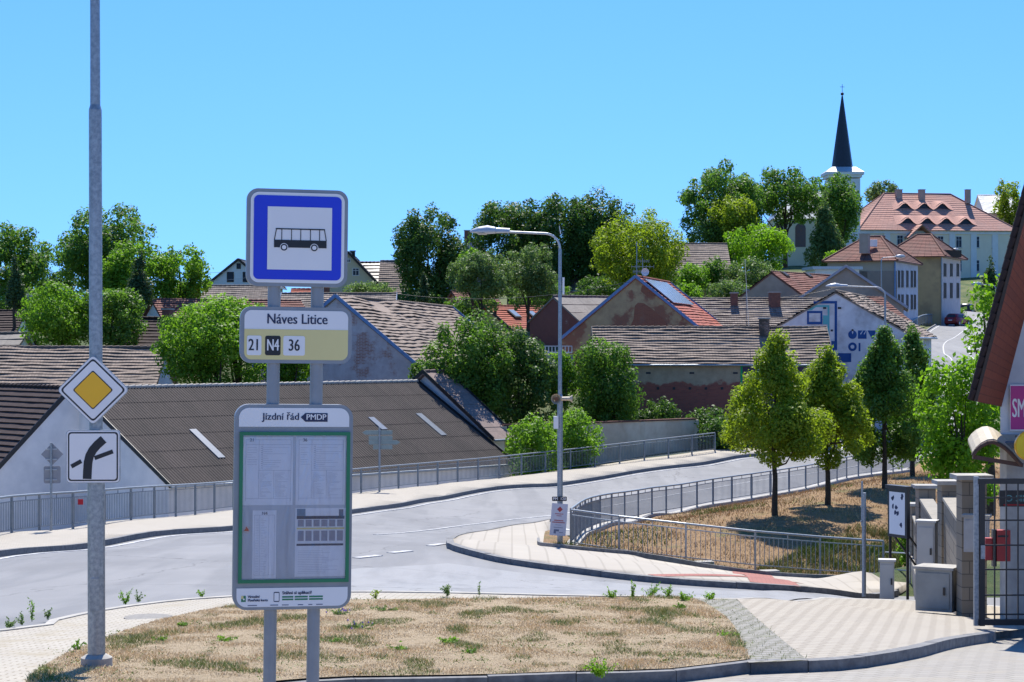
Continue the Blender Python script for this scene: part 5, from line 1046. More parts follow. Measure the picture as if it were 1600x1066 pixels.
# small orange sticker
m=MB(); pl_.plate(m,(U(390.5),V(827)),[(-.02,-.012),(.012,-.022),(.022,.012),(.0,.022),(-.012,.008)],.003,.0042); q=m.build('sticker',pm('white_sticker',(.6,.55,.55)),tt); m=MB(); pl_.plate(m,(U(390.5),V(827)),[(-.013,-.004),(.014,-.008),(.010,.004),(.0,.017),(-.004,.004)],.0044,.005); m.build('sticker_figure',pm('orange_red',(.6,.09,.02)),q)
# crinkled plastic film in front of the sheets
m=bpy.data.materials.new('plastic_film'); m.use_nodes=True; nt=m.node_tree; nt.nodes.clear(); tr=nt.nodes.new('ShaderNodeBsdfTransparent'); tr.inputs[0].default_value=(.97,.97,.98,1); gl=nt.nodes.new('ShaderNodeBsdfGlossy'); gl.inputs['Roughness'].default_value=.12; gl.inputs[0].default_value=(.9,.92,1,1)
fz=nt.nodes.new('ShaderNodeFresnel'); fz.inputs[0].default_value=1.5; b_=nt.nodes.new('ShaderNodeBump'); b_.inputs['Strength'].default_value=1; b_.inputs['Distance'].default_value=.011
tc=nt.nodes.new('ShaderNodeTexCoord'); mp=nt.nodes.new('ShaderNodeMapping'); mp.inputs['Rotation'].default_value=(0,R(38),0); mp.inputs['Scale'].default_value=(9,9,1.6); wv=nt.nodes.new('ShaderNodeTexNoise'); wv.inputs['Scale'].default_value=1.6; wv.inputs['Detail'].default_value=5; wv.inputs['Distortion'].default_value=1.2
nt.links.new(tc.outputs['Object'],mp.inputs[0]); nt.links.new(mp.outputs[0],wv.inputs['Vector']); nt.links.new(wv.outputs['Fac'],b_.inputs['Height']); nt.links.new(b_.outputs[0],gl.inputs['Normal']); nt.links.new(b_.outputs[0],fz.inputs['Normal'])
mx=nt.nodes.new('ShaderNodeMixShader'); mm=nt.nodes.new('ShaderNodeMath'); mm.operation='MULTIPLY_ADD'; nt.links.new(fz.outputs[0],mm.inputs[0]); mm.inputs[1].default_value=1.1; mm.inputs[2].default_value=.01; nt.links.new(mm.outputs[0],mx.inputs[0]); nt.links.new(tr.outputs[0],mx.inputs[1]); nt.links.new(gl.outputs[0],mx.inputs[2]); oo=nt.nodes.new('ShaderNodeOutputMaterial'); nt.links.new(mx.outputs[0],oo.inputs[0]); film=m
m=MB(); m.closed=False; m.quad(pl_.at(fx0+t_,fy0+t_,.011),pl_.at(fx1-t_,fy0+t_,.011),pl_.at(fx1-t_,fy1-t_,.011),pl_.at(fx0+t_,fy1-t_,.011)); m.build('film',film,tt)
# footer
m=MB(); pl_.text(m,'Virtuální\nPlzeňská karta',(U(394),V(934)),.018,.005,'LEFT',.0008,.95); pl_.text(m,'Stáhni si aplikaci!',(U(446),V(926)),.023,.005,'LEFT',.0009,.95); m.build('footer_text',navy,tt)
for i,(a,b) in enumerate(((446,463),(465,485),(487,508),)): m=MB(); pl_.rect(m,U(a),V(933.5),U(b),V(931),.0045,.005); pl_.rect(m,U(a),V(937.5),U(b),V(935),.0045,.005); m.build('green_lines',grn,tt)
m=MB(); pl_.rect(m,U(384),V(939),U(391),V(929.5),.0045,.005); q=m.build('app_logo',grn,tt); m=MB(); pl_.rect(m,U(384),V(934),U(387.4),V(929.5),.0052,.0056); m.build('logo_corner',ybe,q); m=MB(); pl_.plate(m,(U(388),V(935)),[(.005*math.cos(i),.005*math.sin(i)) for i in range(6)],.0057,.006); m.build('logo_dot',wht,q)
m=MB(); pl_.plate(m,(U(437.5),V(932)),rrect(.029,.05,.005,3),.0045,.0052); q=m.build('phone_drawing',navy,tt); m=MB(); pl_.plate(m,(U(437.5),V(932)),rrect(.023,.040,.002,2),.0054,.0058); m.build('phone_screen',wht,q)
m=MB(); 
for a,b in ((394,408),(428,440),(446,456),(470,478),(486,492),(498,508)): pl_.rect(m,U(a),V(945.5),U(b),V(944),.0045,.005)
m.build('small_print',inkd,tt)

# tall steel pole with two signs
Yp=19.4; bx=P(151,0,Yp).x; gzp=G(bx,Yp); tx=P(148.5,0,Yp).x
def pz(py): return P(0,py,Yp).z
pole=thing('lamp_pole','tall stepped galvanised pole at left carrying the priority road sign','lamp pole',(bx,Yp,gzp))
def pxz(py): t=(1050-py)/1050; return Vector((bx+(tx-bx)*t,Yp,pz(py)))
m=MB(); m.cyl(pxz(1056),pxz(692),.0845,.083,28); m.cyl(pxz(692),pxz(684),.083,.064,28); m.cyl(pxz(684),pxz(172),.064,.0625,28); m.cyl(pxz(172),pxz(164),.0625,.049,28); m.cyl(pxz(164),pxz(-90),.049,.046,24); m.build('shaft',galv,pole)
m=MB(); m.cyl(Vector((bx,Yp,gzp-.1)),Vector((bx,Yp,gzp+.13)),.155,.15,28); m.cyl(Vector((bx,Yp,gzp+.13)),Vector((bx,Yp,gzp+.16)),.15,.10,28); m.build('concrete_collar',conc,pole)
m=MB(); m.box(Vector((bx+.0,Yp-.086,gzp+.75)),(.09,.012,.32)); m.build('service_hatch',galv,pole)
sp=Plane((P(149,0,Yp).x,Yp-.105,0),(1,.04,0),(0,0,1)); kk=F/(Yp-.105)
def S(px,py): return ((px-149)/kk, CZ+(533-py)/kk)
sg=thing('priority_sign','amber and white diamond priority road sign on the tall pole','road sign',sp.at(*S(149,665)))
def dia(cx,cy,hx,hy,r):
    c_=S(cx,cy); a=hx/kk; b=hy/kk; base=[(a,0),(0,b),(-a,0),(0,-b)]; out=[]
    for i in range(4):
        p=Vector(base[i]); q0=Vector(base[i-1]); q1=Vector(base[(i+1)%4]); d0=(q0-p).normalized(); d1=(q1-p).normalized()
        for t in (0,.25,.5,.75,1): x=(p+d0*r)*(1-t)**2+p*2*t*(1-t)+(p+d1*r)*t*t; out.append(tuple(x))
    return c_,out
def dplate(hx,hy,r,w0,w1,mat,nm): c_,pts=dia(149,609.5,hx,hy,r); m=MB(); sp.plate(m,c_,pts,w0,w1); return m.build(nm,mat,sg)
bk=dplate(56.5,55.5,.05,-.02,0,galv,'backplate'); dplate(55.2,54.2,.045,.001,.003,wht,'white_edge'); dplate(51,50,.035,.004,.005,blk,'black_line'); dplate(47.5,46.5,.03,.006,.007,wht,'white_field'); dplate(31.5,31,.02,.008,.009,blk,'black_inner_line'); dplate(29.3,28.8,.018,.010,.011,yel,'amber_diamond')
m=MB(); m.cyl(pxz(600)+Vector((0,0,-.03)),pxz(600)+Vector((0,0,.03)),.07,.07,20); m.build('clamp',galv,sg)
sg=thing('route_plate','white square plate showing the bending main road, under the diamond sign','road sign',sp.at(*S(149,755)))
c_=S(149,713.5); m=MB(); sp.plate(m,c_,rrect(84/kk,83/kk,.04),-.02,0); m.build('backplate',galv,sg); m=MB(); sp.plate(m,c_,rrect(82/kk,81/kk,.037),.001,.003); m.build('white_edge',wht,sg)
m=MB(); sp.plate(m,c_,rrect(77.5/kk,76.5/kk,.03),.004,.005); m.build('black_line',blk,sg); m=MB(); sp.plate(m,c_,rrect(73/kk,72/kk,.024),.006,.007); m.build('white_field',wht,sg)
m=MB()
def line(pts,wd):
    pts=[Vector(S(*p)) for p in pts]; wd/=kk; Ls=[];Rs=[]
    for i,p in enumerate(pts):
        d=(pts[min(i+1,len(pts)-1)]-pts[max(i-1,0)]).normalized(); nn=Vector((-d.y,d.x))*wd/2; Ls.append(p+nn); Rs.append(p-nn)
    for i in range(len(pts)-1): m.prism([sp.at(*Ls[i],.008),sp.at(*Ls[i+1],.008),sp.at(*Rs[i+1],.008),sp.at(*Rs[i],.008)],sp.n*.001)
line([(140,748.5),(140.5,735),(141.5,722),(144,712),(149,703),(156,695),(165.5,686.5)],13.5); m.build('bent_bar',blk,sg)
m=MB(); line([(115.5,729),(131,720.5)],6.5); line([(151.5,716),(180,705.5)],6.5); m.build('side_bars',blk,sg)

# signs seen from behind at left, and direction arrows
def zpx(py,Y): return P(0,py,Y).z
Y=57; x=P(80,0,Y).x; r_=thing('road_sign','backs of a diamond and a square sign on a thin post, before the white barn','road sign',(x,Y,zpx(831,Y)))
m=MB(); m.cyl((x,Y,zpx(833,Y)),(x,Y,zpx(692,Y)),.035,.035,12); m.build('post',galv,r_); q=Plane((x,Y+.05,0),(1,.1,0),(0,0,1)); sc_=Y/F; backm=pm('sign_back_grey',(.30,.30,.32),(.25,.25,.27),4,.5,0,.3)
m=MB(); q.plate(m,(1*sc_,zpx(710,Y)),[(17*sc_,0),(0,17.5*sc_),(-17*sc_,0),(0,-17.5*sc_)],0,.02); m.build('diamond_back',backm,r_)
m=MB(); q.plate(m,(1*sc_,zpx(742,Y)),rrect(26*sc_,27*sc_,.05),0,.02); m.build('square_back',backm,r_)
m=MB()
for py in (702,718,734,750): m.beam(q.at(-9*sc_,zpx(py,Y),-.03)-q.n*0,q.at(9*sc_,zpx(py,Y),-.03),.03,.03)
for o_ in (m,): o_.v=[(a,b-.07,c) for a,b,c in o_.v]
m.build('clamps',galv_l,r_)
Y=90; x=P(593,0,Y).x; r_=thing('direction_sign','grey back of stacked direction arrow boards on a post before the corrugated roof','direction sign',(x,Y,zpx(787,Y)))
m=MB(); m.cyl((x,Y,zpx(789,Y)),(x,Y,zpx(668,Y)),.05,.045,12); m.build('post',galv,r_); s2=Y/F; q=Plane((x,Y+.07,0),(1,.05,0),(0,0,1)); gb=pm('greenish_sign_back',(.27,.33,.32),(.23,.29,.28),4,.5,0,.2)
for i,(a,b,c1,dr_) in enumerate(((-22,20,676,-1),(-17,20,684.5,0),(-17,27,691.5,1),(-10,20,699,0),)):
    hh=6.6*s2/1; z=zpx(c1,Y); pts=[(a*s2,-hh/2),(b*s2,-hh/2)]+([((b+5)*s2,0)] if dr_==1 else [])+[(b*s2,hh/2),(a*s2,hh/2)]+([((a-5)*s2,0)] if dr_==-1 else []); m=MB(); q.plate(m,(0,z),pts,0,.03); m.build('arrow_board',gb,r_)
# street lamps
def arc(c,r,a0,a1,n,yv=Vector((1,0,0))): return [Vector(c)+yv*r*math.cos(R(a0+(a1-a0)*i/n))+UP*r*math.sin(R(a0+(a1-a0)*i/n)) for i in range(n+1)]
def lamp(name,label,Y,px,pyb,pyt,pxh,r0,pystep,hl=.75,group='street lamps',dirv=-1,base=None):
    x=P(px,0,Y).x; zb=base if base is not None else zpx(pyb,Y); zt=zpx(pyt,Y); xh=P(pxh,0,Y).x
    rt=thing(name,label,'street lamp',(x,Y,zb),group); rr=.45; zs=zpx(pystep,Y)
    m=MB(); m.cyl((x,Y,zb-.2),(x,Y,zs),r0,r0,16); m.cyl((x,Y,zs),(x,Y,zs+.08),r0,r0*.72,16); m.cyl((x,Y,zs+.08),(x,Y,zt-rr),r0*.72,r0*.6,14); m.build('pole',galv,rt)
    m=MB(); pts=arc((x-rr,Y,zt-rr),rr,0,90,7)+[Vector((xh+hl,Y,zt+.06))]; m.tube(pts,r0*.42,10); m.build('arm',galv_l,rt)
    hd=MB(); n=14; pr=[(0,.02,.03),(.08,.07,.10),(.25,.13,.17),(.5,.17,.19),(.72,.13,.17),(.76,.11,.12),(1.15,.09,.09)]; sc=hl/.75
    for i in range(len(pr)-1):
        a,b=pr[i],pr[i+1]; vs=[]
        for (t,zh,yh) in (a,b):
            for j in range(n): an=2*math.pi*j/n; vs.append((xh+t*sc*.9,Y+math.cos(an)*yh*sc,zt+.05+(math.sin(an)*zh*(1.0 if math.sin(an)>0 else .35))*sc))
        hd.add(vs,[(j,(j+1)%n,n+(j+1)%n,n+j) for j in range(n)],True)
    hd.build('lamp_head',pm('lamp_head_grey',(.42,.46,.52),(.38,.42,.48),3,.4,0),rt)
    m=MB(); m.cyl((xh+.33*sc,Y,zt+.0),(xh+.33*sc,Y,zt-.035*sc),.15*sc,.1*sc,14); m.build('lens',pm('lamp_lens',(.5,.5,.48),None,3,.15,0),rt); return rt,x
YL=58.2; lp,xl=lamp('street_lamp','tall street lamp with long arm to the left, standing by the leaning poster',YL,875,848,365,734,.082,620,.85)
m=MB(); m.box((xl-.12,YL-.1,zpx(660,YL)),(.14,.2,.36)); m.build('junction_box',wht,lp)
m=MB(); m.box((xl+.1,YL,zpx(447,YL)),(.06,.06,.5)); m.cyl((xl+.02,YL,zpx(366,YL)),(xl-.02,YL,zpx(353,YL)),.015,.01,6); m.build('antenna_stub',wht,lp)
r_=thing('loudspeaker','pair of cream horn loudspeakers clamped on the street lamp','loudspeaker',(xl,YL-.15,zpx(623,YL))); zz=zpx(623,YL); cr_=pm('cream_plastic',(.55,.45,.32),(.5,.41,.3),4,.5,0)
m=MB(); m.cyl((xl+.02,YL-.12,zz),(xl+.32,YL-.1,zz),.055,.06,14); m.cyl((xl+.28,YL-.1,zz),(xl+.36,YL-.1,zz),.06,.115,16,cap=False); m.build('horn',cr_,r_)
m=MB(); m.cyl((xl-.12,YL-.12,zz),(xl-.12,YL-.32,zz),.05,.15,18,cap=False); m.build('front_horn',cr_,r_); m=MB(); m.cyl((xl-.12,YL-.13,zz),(xl-.12,YL-.3,zz),.03,.06,12); m.build('driver',pm('rusty_brown',(.18,.08,.04)),r_)
m=MB(); m.box((xl-.02,YL-.11,zz),(.26,.05,.06)); m.build('bracket',galv,r_)
q=Plane((xl-.02,YL-.13,0),(1,0,0),(0,0,1)); sc_=YL/F
r_=thing('number_plate','small black plate reading PM 120 on the street lamp above the poster','sign',(xl,YL-.13,zpx(783,YL))); m=MB(); q.plate(m,(0,zpx(779,YL)),rrect(23*sc_,7*sc_,.02,3),0,.012); m.build('plate',blk,r_); m=MB(); q.text(m,'PM  120',(0,zpx(779,YL)),.115,.014,bold=.002,sx=1.0); m.build('plate_text',wht,r_)
# leaning poster
r_=thing('poster','white poster with red print leaning against the foot of the street lamp','poster',P(870,838,YL-.5)); q=Plane((P(873,0,YL-.35).x,YL-.35,zpx(812,YL-.35)),(1,.1,-.085),(.085,.15,1)); s_=(YL-.35)/F
m=MB(); q.rect(m,-12.6*s_,-25*s_,12.6*s_,25*s_,0,.02); m.build('board',pm('poster_white',(.6,.57,.6),(.56,.53,.57),3,.5,0),r_); red=pm('poster_red',(.42,.05,.045),(.4,.05,.045),3,.6,0)
m=MB(); q.plate(m,(0.5*s_,16*s_),[(4.5*s_,0),(0,4.5*s_),(-4.5*s_,0),(0,-4.5*s_)],.021,.023); m.build('red_diamond',red,r_)
m=MB(); rnd=random.Random(9)
def fake(y,wd,hh,mat_mb): 
    x=-wd/2
    while x<wd/2: l=rnd.uniform(.7,1.3); q.rect(mat_mb,x*s_,(y-hh/2)*s_,min(x+l,wd/2)*s_,(y+hh/2)*s_,.021,.023); x+=l+.35
for y,wd,hh in ((8.8,13,1.3),(5.8,8,1.2),(-1.5,15,1.7),(-4.5,20,1.7)): fake(y,wd,hh,m)
m.build('red_print',red,r_); m=MB()
for y,wd,hh in ((-8.5,9,.7),(-12.5,14,1.0)): fake(y,wd,hh,m)
q.rect(m,-6.5*s_,-22*s_,-3*s_,-15.5*s_,.021,.023); q.rect(m,-3*s_,-18.5*s_,1.5*s_,-15.5*s_,.021,.023); q.rect(m,2*s_,-20.5*s_,8*s_,-19.6*s_,.021,.023); m.build('dark_print',inkd,r_)
lamp('street_lamp','street lamp rising among the young trees, arm across the blue-lettered wall',107,1383,735,449,1290,.09,690,.85)
lamp('street_lamp','distant thin street lamp before the beige side of the town house',176,1377,510,401.5,1410,.09,480,.7) if False else None
def lamp_r(label,Y,px,pyb,pyt,pxh):
    x=P(px,0,Y).x; zb=zpx(pyb,Y); zt=zpx(pyt,Y); xh=P(pxh,0,Y).x; rt=thing('street_lamp',label,'street lamp',(x,Y,zb),'street lamps'); s=1 if xh>x else -1
    m=MB(); m.cyl((x,Y,zb-.3),(x,Y,zt-.2),.07,.05,10); m.build('pole',galv,rt); m=MB(); m.tube([Vector((x,Y,zt-.2)),Vector((x+s*.15,Y,zt-.02)),Vector((xh,Y,zt+.08))],.035,8); m.build('arm',galv_l,rt)
    m=MB(); pr=[(0,.05),(.12,.12),(.45,.16),(.8,.12),(.95,.03)]
    for i in range(4): m.cyl((xh-s*.15+s*pr[i][0]*.9,Y,zt+.1),(xh-s*.15+s*pr[i+1][0]*.9,Y,zt+.12),pr[i][1],pr[i+1][1],12,cap=False)
    m.build('lamp_head',MATS['lamp_head_grey'],rt)
lamp_r('distant thin street lamp before the beige side of the town house',176,1377,505,402.5,1402)
lamp_r('distant street lamp with its head before the cream school wall',262,1476,475,391,1490)
lamp_r('street lamp whose pale head shows left of the hanging leaves by the eaves',150,1556,640,446,1532)

# ---------------------------------------------------------------- cars
def car(name,label,x,y,rz,col,L=4.1,Wd=1.72,Hc=1.5,van=False):
    z=G(x,y)+.0; root=thing(name,label,'car' if not van else 'van',(x,y,z)); root.rotation_euler=(0,0,rz)
    prof=[(-L/2,.35),(-L/2+.03,.75),(-L/2+.12,1.0),(-L/2+.35,1.32 if not van else 1.8),(-L/2+.6,Hc),(.3,Hc+.02),(.85,Hc-.2) if not van else (1.5,Hc),(1.35,.98) if not van else (1.8,1.15),(L/2-.15,.86),(L/2,.6),(L/2,.32)]
    lower=[(L/2-.2,.2),(-L/2+.2,.2)]; pts=prof+lower; m=MB(); m.closed=True; vs=[]; n=len(pts)
    secs=[(-Wd/2,.88),(-Wd/2+.08,.97),(-Wd/2+.3,1),(Wd/2-.3,1),(Wd/2-.08,.97),(Wd/2,.88)]
    for yy,sc in secs:
        for px_,pz_ in pts:
            tum=max(0,(pz_-.95))*.28*(1 if abs(yy)>Wd/2-.31 else .6); vs.append((px_*sc if pz_>.9 else px_*(1-(1-sc)*.4),yy-math.copysign(tum,yy),pz_*(sc if pz_>1.0 else 1)))
    fs=[]
    for s in range(len(secs)-1):
        for i in range(n): fs.append((s*n+i,s*n+(i+1)%n,(s+1)*n+(i+1)%n,(s+1)*n+i))
    fs+=[tuple(range(n)),tuple(range((len(secs)-1)*n,len(secs)*n))]; m.add(vs,fs,True)
    def bl(mb,nm,mt,par=root): 
        par_w=par.get('_w'); mb2=mb; off=Vector(root['_w']); mb2.v=[tuple(Vector(v)+off) for v in mb2.v]; o=mb2.build(nm,mt,par); o['_w']=root['_w']; return o
    bl(m,'body',col)
    g=MB(); g.prism([(-L/2+.19,-Wd/2*.66,1.03),(-L/2+.19,Wd/2*.66,1.03),(-L/2+.42,Wd/2*.58,Hc-.12 if not van else 1.6),(-L/2+.42,-Wd/2*.58,Hc-.12 if not van else 1.6)],(-.06,0,.02)); bl(g,'rear_window',glass)
    for s in (-1,1):
        g=MB(); yy=s*(Wd/2-.06); g.prism([(-L/2+.6,yy,1.0),(1.05,yy,1.0),(.55,yy-s*.16,Hc-.14),(-L/2+.75,yy-s*.16,Hc-.14)],(0,s*.05,0)); bl(g,'side_window',glass)
        g=MB(); g.box((-L/2+.03,s*(Wd/2-.2),.88),(.1,.24,.26)); bl(g,'tail_light',pm('tail_light_red',(.3,.01,.01),None,3,.3,0))
        g=MB(); g.box((L/2-.08,s*(Wd/2-.3),.68),(.14,.34,.16)); bl(g,'headlight',wht)
        g=MB(); g.box((.75,s*(Wd/2+.08),1.02),(.12,.18,.13)); bl(g,'mirror',col)
        for xx in (-L/2+.75,L/2-.8):
            g=MB(); g.cyl((xx,s*(Wd/2-.16),.31),(xx,s*(Wd/2+.03),.31),.31,.31,20); w=bl(g,'wheel',black_m); g=MB(); g.cyl((xx,s*(Wd/2+.0),.31),(xx,s*(Wd/2+.05),.31),.19,.17,16); bl(g,'rim',galv_l,w)
    g=MB(); g.box((-L/2-.02,0,.42),(.12,Wd*.86,.22)); bl(g,'bumper',black_m if van else col); g=MB(); g.box((-L/2-.05,0,.68),(.04,.5,.12)); bl(g,'number_plate',wht)
cx_,cy_=P(1495,0,247).x,247
car('car','dark red hatchback driving away up the road',cx_+.1,cy_,R(52),pm('dark_red_paint',(.22,.01,.025),(.2,.01,.025),2,.25,0,0))
car('van','dark parked van at the roadside beside the white-fronted house',P(1511,0,270).x,270,R(70),pm('dark_paint',(.03,.033,.035),(.03,.03,.03),2,.3,0),L=4.8,Wd=1.9,Hc=2.0,van=True)
# planter and guard rail by the far road
Y=262; r_=thing('planter','long low planter with clipped flowering hedge beside the red car','planter',P(1482,495,Y)); m=MB(); a=P(1463,493,Y); b=P(1500,493,Y-4); m.beam(a-UP*.3,b-UP*.3,1.2,1.2); m.build('trough',wood,r_)
rng=np.random.default_rng(4); n=2600; t=rng.random(n); pp=np.array(a)[None]+(np.array(b)-np.array(a))[None]*t[:,None]+rng.normal(size=(n,3))*np.array([.35,.6,.22])+np.array([0,0,.55]); nn=rng.normal(size=(n,3)); nn/=np.linalg.norm(nn,axis=1)[:,None]
leaf_mesh('hedge_leaves',LEAF['bright'],pp-np.array(r_.location),nn,np.full(n,.26),rng.random(n),rng,r_)
gl_=[(P(px,0,Y).x,Y) for px,Y in ((1404,205),(1412,217),(1424,228),(1440,238),(1456,247))]
railing('guard_railing','low pale concrete and metal railing along the left side of the far road',gl_,.15,3,rail_m,hand=.08,bar=.03,bar_step=.6,posts_w=.14)
# sidewalk patches on the far road
drape('pavement',[(68.5,262),(62.2,249),(58.2,235),(50.8,214),(47.6,200),(44,181),(50,181),(54,205),(60,232),(68,248),(80,262)],conc,.14,3)

# ---------------------------------------------------------------- right edge: house, gate, block wall
Yh=30; sf=F/Yh; hx=P(1563,0,Yh).x; root=thing('near_house','white house at the right edge with deep brown boarded eaves','house',(hx,Yh,G(hx,Yh)-.2)); zg=G(hx,Yh)-.5
def hp(px,py,Y=Yh): return P(px,py,Y)
tp=[Vector((hx,Yh,zg)),Vector((hx,Yh,hp(0,560).z)),hp(1603,462),hp(1720,190),hp(1900,190)*1.0,Vector((hp(1900,0).x,Yh,zg))]; tp[4].y=Yh; tp[3].y=Yh
m=MB(); m.prism([Vector((p.x,Yh,p.z)) for p in tp],(1.62,6,0)); m.build('wall',pm('bright_lime_render',(.62,.62,.62),(.5,.5,.52),2.2,.95,.3),root)
m=MB(); m.box((hx+2.0,Yh-.03,hp(0,685).z-.0),(4.1,.08,.12)); m.build('plinth_ledge',conc,root)
# soffit: sloped boards running up to the right, overhanging towards the viewer
bw_=tile_mat('red_brown_boards',(.22,.045,.013),(.17,.034,.010),(.20,.04,.012),4.0,.11,.006)
e0=hp(1527,628,25.2); e1=hp(1633,222,25.2); f0=hp(1566,636,30.2); dv=(e1-e0)
f1=f0+dv; m=MB(); m.closed=False; L_=dv.length; W2=(f0-e0).length; m.quad(e0,e1,f1,f0,[(0,0),(0,L_),(W2,L_),(W2,0)]); m.build('soffit',bw_,root)
up_=dv.cross(f0-e0).normalized(); up_=up_ if up_.x<0 else -up_
m=MB(); m.prism([e0,e1,f1,f0],up_*.05); m.v=[tuple(Vector(v)+up_*.012) for v in m.v]; m.build('roof_deck',wood,root)
m=MB(); m.beam(e0+up_*.03,e1+up_*.03,.04,.09); m.build('bargeboard',wood,root)
m=MB(); n=24
for i in range(n): a=e0.lerp(e1,i/n)+up_*.09; b=e0.lerp(e1,(i+1)/n)+up_*.07; m.cyl(a,b,.04,.055,8)
m.build('verge_tiles',t_dark,root)
# pink banner
q=Plane((hp(1578,0).x,Yh-.03,0),(1,0,0),(0,0,1)); z0=hp(0,671).z; z1=hp(0,603).z; r_=thing('banner','magenta banner with white lettering on the white house wall','banner',(hp(1578,0).x,Yh,z0))
m=MB(); q.rect(m,-.01,z0-.02,2.2,z1+.02,0,.01); m.build('white_margin',wht,r_); m=MB(); q.rect(m,.0,z0,2.2,z1,.011,.015); m.build('magenta_field',pm('magenta_print',(.52,.03,.22),(.46,.03,.2),1.5,.5,0),r_)
m=MB(); q.text(m,'SMÍŠENÉ',(.02,(z0+z1)/2-.02),.40,.017,'LEFT',.004,.42); m.build('lettering',wht,r_)
# round yellow sign
c=hp(1610,697,28.2); r_=thing('round_sign','round yellow sign at the right edge above the canopy','sign',c); m=MB(); m.cyl(c,c+Vector((0,.08,0)),.20,.20,32); m.build('yellow_disc',pm('yellow_disc_paint',(.85,.60,.01),(.8,.55,.01),2,.4,0),r_); m=MB(); m.cyl(c+Vector((0,.01,0)),c+Vector((0,.07,0)),.215,.215,32); m.build('rim',yel,r_)
m=MB(); m.beam(c+Vector((0,.08,.1)),c+Vector((.0,.8,.1)),.03,.03); m.build('bracket',wood,r_)
m=MB(); text_mb(m,'€',c+Vector((0,-.003,0)),(1,0,0),(0,0,1),.2); m.build('lettering',pm('green_print',(.02,.2,.05)),r_) if False else None
# curved canopy
r_=thing('canopy','curved brown and cream door canopy on the white house','canopy',hp(1560,720,29)); a0=hp(1522,712,28.6); a1=hp(1600,722,28.6); m=MB(); vs=[];n=14
cream_b=pm('canopy_cream',(.5,.42,.28),(.42,.35,.23),6,.5,.1)
arcp=[(1520,712),(1525,704),(1533,697),(1543,692),(1552,691),(1561,694),(1570,700),(1580,709),(1588,718),(1596,727)]
for i in range(len(arcp)-1):
    p=hp(*arcp[i],28.6); p2=hp(*arcp[i+1],28.6); m.prism([p,p2,p2+Vector((.25,1.4,.12)),p+Vector((.25,1.4,.12))],UP*.05)
m.build('canopy_sheet',cream_b,r_); m=MB()
m.tube([hp(*p,28.57) for p in arcp],.03,8); m.build('edge_trim',pm('brown_trim',(.11,.06,.045)),r_); m=MB(); m.beam(hp(1520,714,28.6),hp(1598,727,28.6),.05,.06); m.beam(hp(1524,714,28.6),hp(1524,714,30),.05,.05); m.build('frame',MATS['brown_trim'],r_)
# gate
Yg_=26.4; r_=thing('gate','tall dark metal gate with grid bars at the right edge','gate',(P(1532,0,Yg_).x,Yg_,G(P(1532,0,Yg_).x,Yg_)))
def gp(px,py): return P(px,py,Yg_)
zbt=gp(0,978).z; m=MB(); x0=gp(1534,0).x; m.box((x0,Yg_,(gp(0,748).z+zbt)/2),(.07,.07,gp(0,748).z-zbt)); m.box((x0+1.2,Yg_,gp(0,752).z),(2.5,.065,.07)); m.box((x0+1.2,Yg_,zbt+.05),(2.5,.06,.08)); m.build('frame',black_m,r_)
m=MB(); x_=x0+.17
while x_<x0+2.4: m.box((x_,Yg_,(gp(0,752).z+zbt)/2),(.018,.018,gp(0,752).z-zbt-.05)); x_+=.155
for py in (778,813,852,890,930,960): m.box((x0+1.2,Yg_+.0,gp(0,py).z),(2.4,.02,.02))
m.build('bars',black_m,r_); m=MB(); m.box((x0,Yg_-.05,gp(0,862).z),(.05,.05,.18)); m.build('lock',galv,r_)
m=MB(); m.box((x0-.07,Yg_+.02,(gp(0,745).z+zbt)/2),(.06,.06,gp(0,745).z-zbt)); m.build('hinge_post',galv,r_)
c=P(1590,779,27.2); r_=thing('name_sign','dark shop sign behind the gate bars','sign',c); m=MB(); m.box(c+Vector((.2,0,0)),(.9,.05,.22)); m.build('panel',black_m,r_); m=MB(); text_mb(m,'O SIMA',c+Vector((-.18,-.03,0)),(1,0,0),(0,0,1),.13,'LEFT',.002); m.build('lettering',pm('teal_print',(.12,.3,.3)),r_); m=MB(); m.box(c+Vector((.2,-.03,-.085)),(.8,.01,.02)); m.build('stripe',pm('red_stripe',(.4,.03,.03)),r_)
c=P(1563,858,27.0); r_=thing('mailbox','red letter boxes seen through the gate bars','letter box',c); rd=pm('letter_box_red',(.42,.035,.03),(.36,.03,.03),4,.45,0)
m=MB(); m.box(c+Vector((.02,0,.05)),(.2,.14,.42)); m.build('box',rd,r_); m=MB(); m.box(c+Vector((-.16,.02,0)),(.1,.12,.3)); m.build('side_box',rd,r_); m=MB(); m.box(c+Vector((-.09,-.02,.02)),(.05,.1,.5)); m.build('divider',black_m,r_); m=MB(); m.box(c+Vector((.02,-.073,.18)),(.14,.012,.025)); m.build('slot',black_m,r_)
gp1=P(1590,860,29); r_=thing('gate_pillar','grey rendered pillar behind the gate','pillar',(gp1.x,29,-3)); m=MB(); m.box((gp1.x+.05,29.2,P(0,860,29).z-.1),(.42,.4,3.2)); m.build('pillar_body',conc,r_); m=MB(); m.box((gp1.x+.05,29.2,P(0,860,29).z+1.53),(.5,.48,.08)); m.build('cap',kerbm,r_)
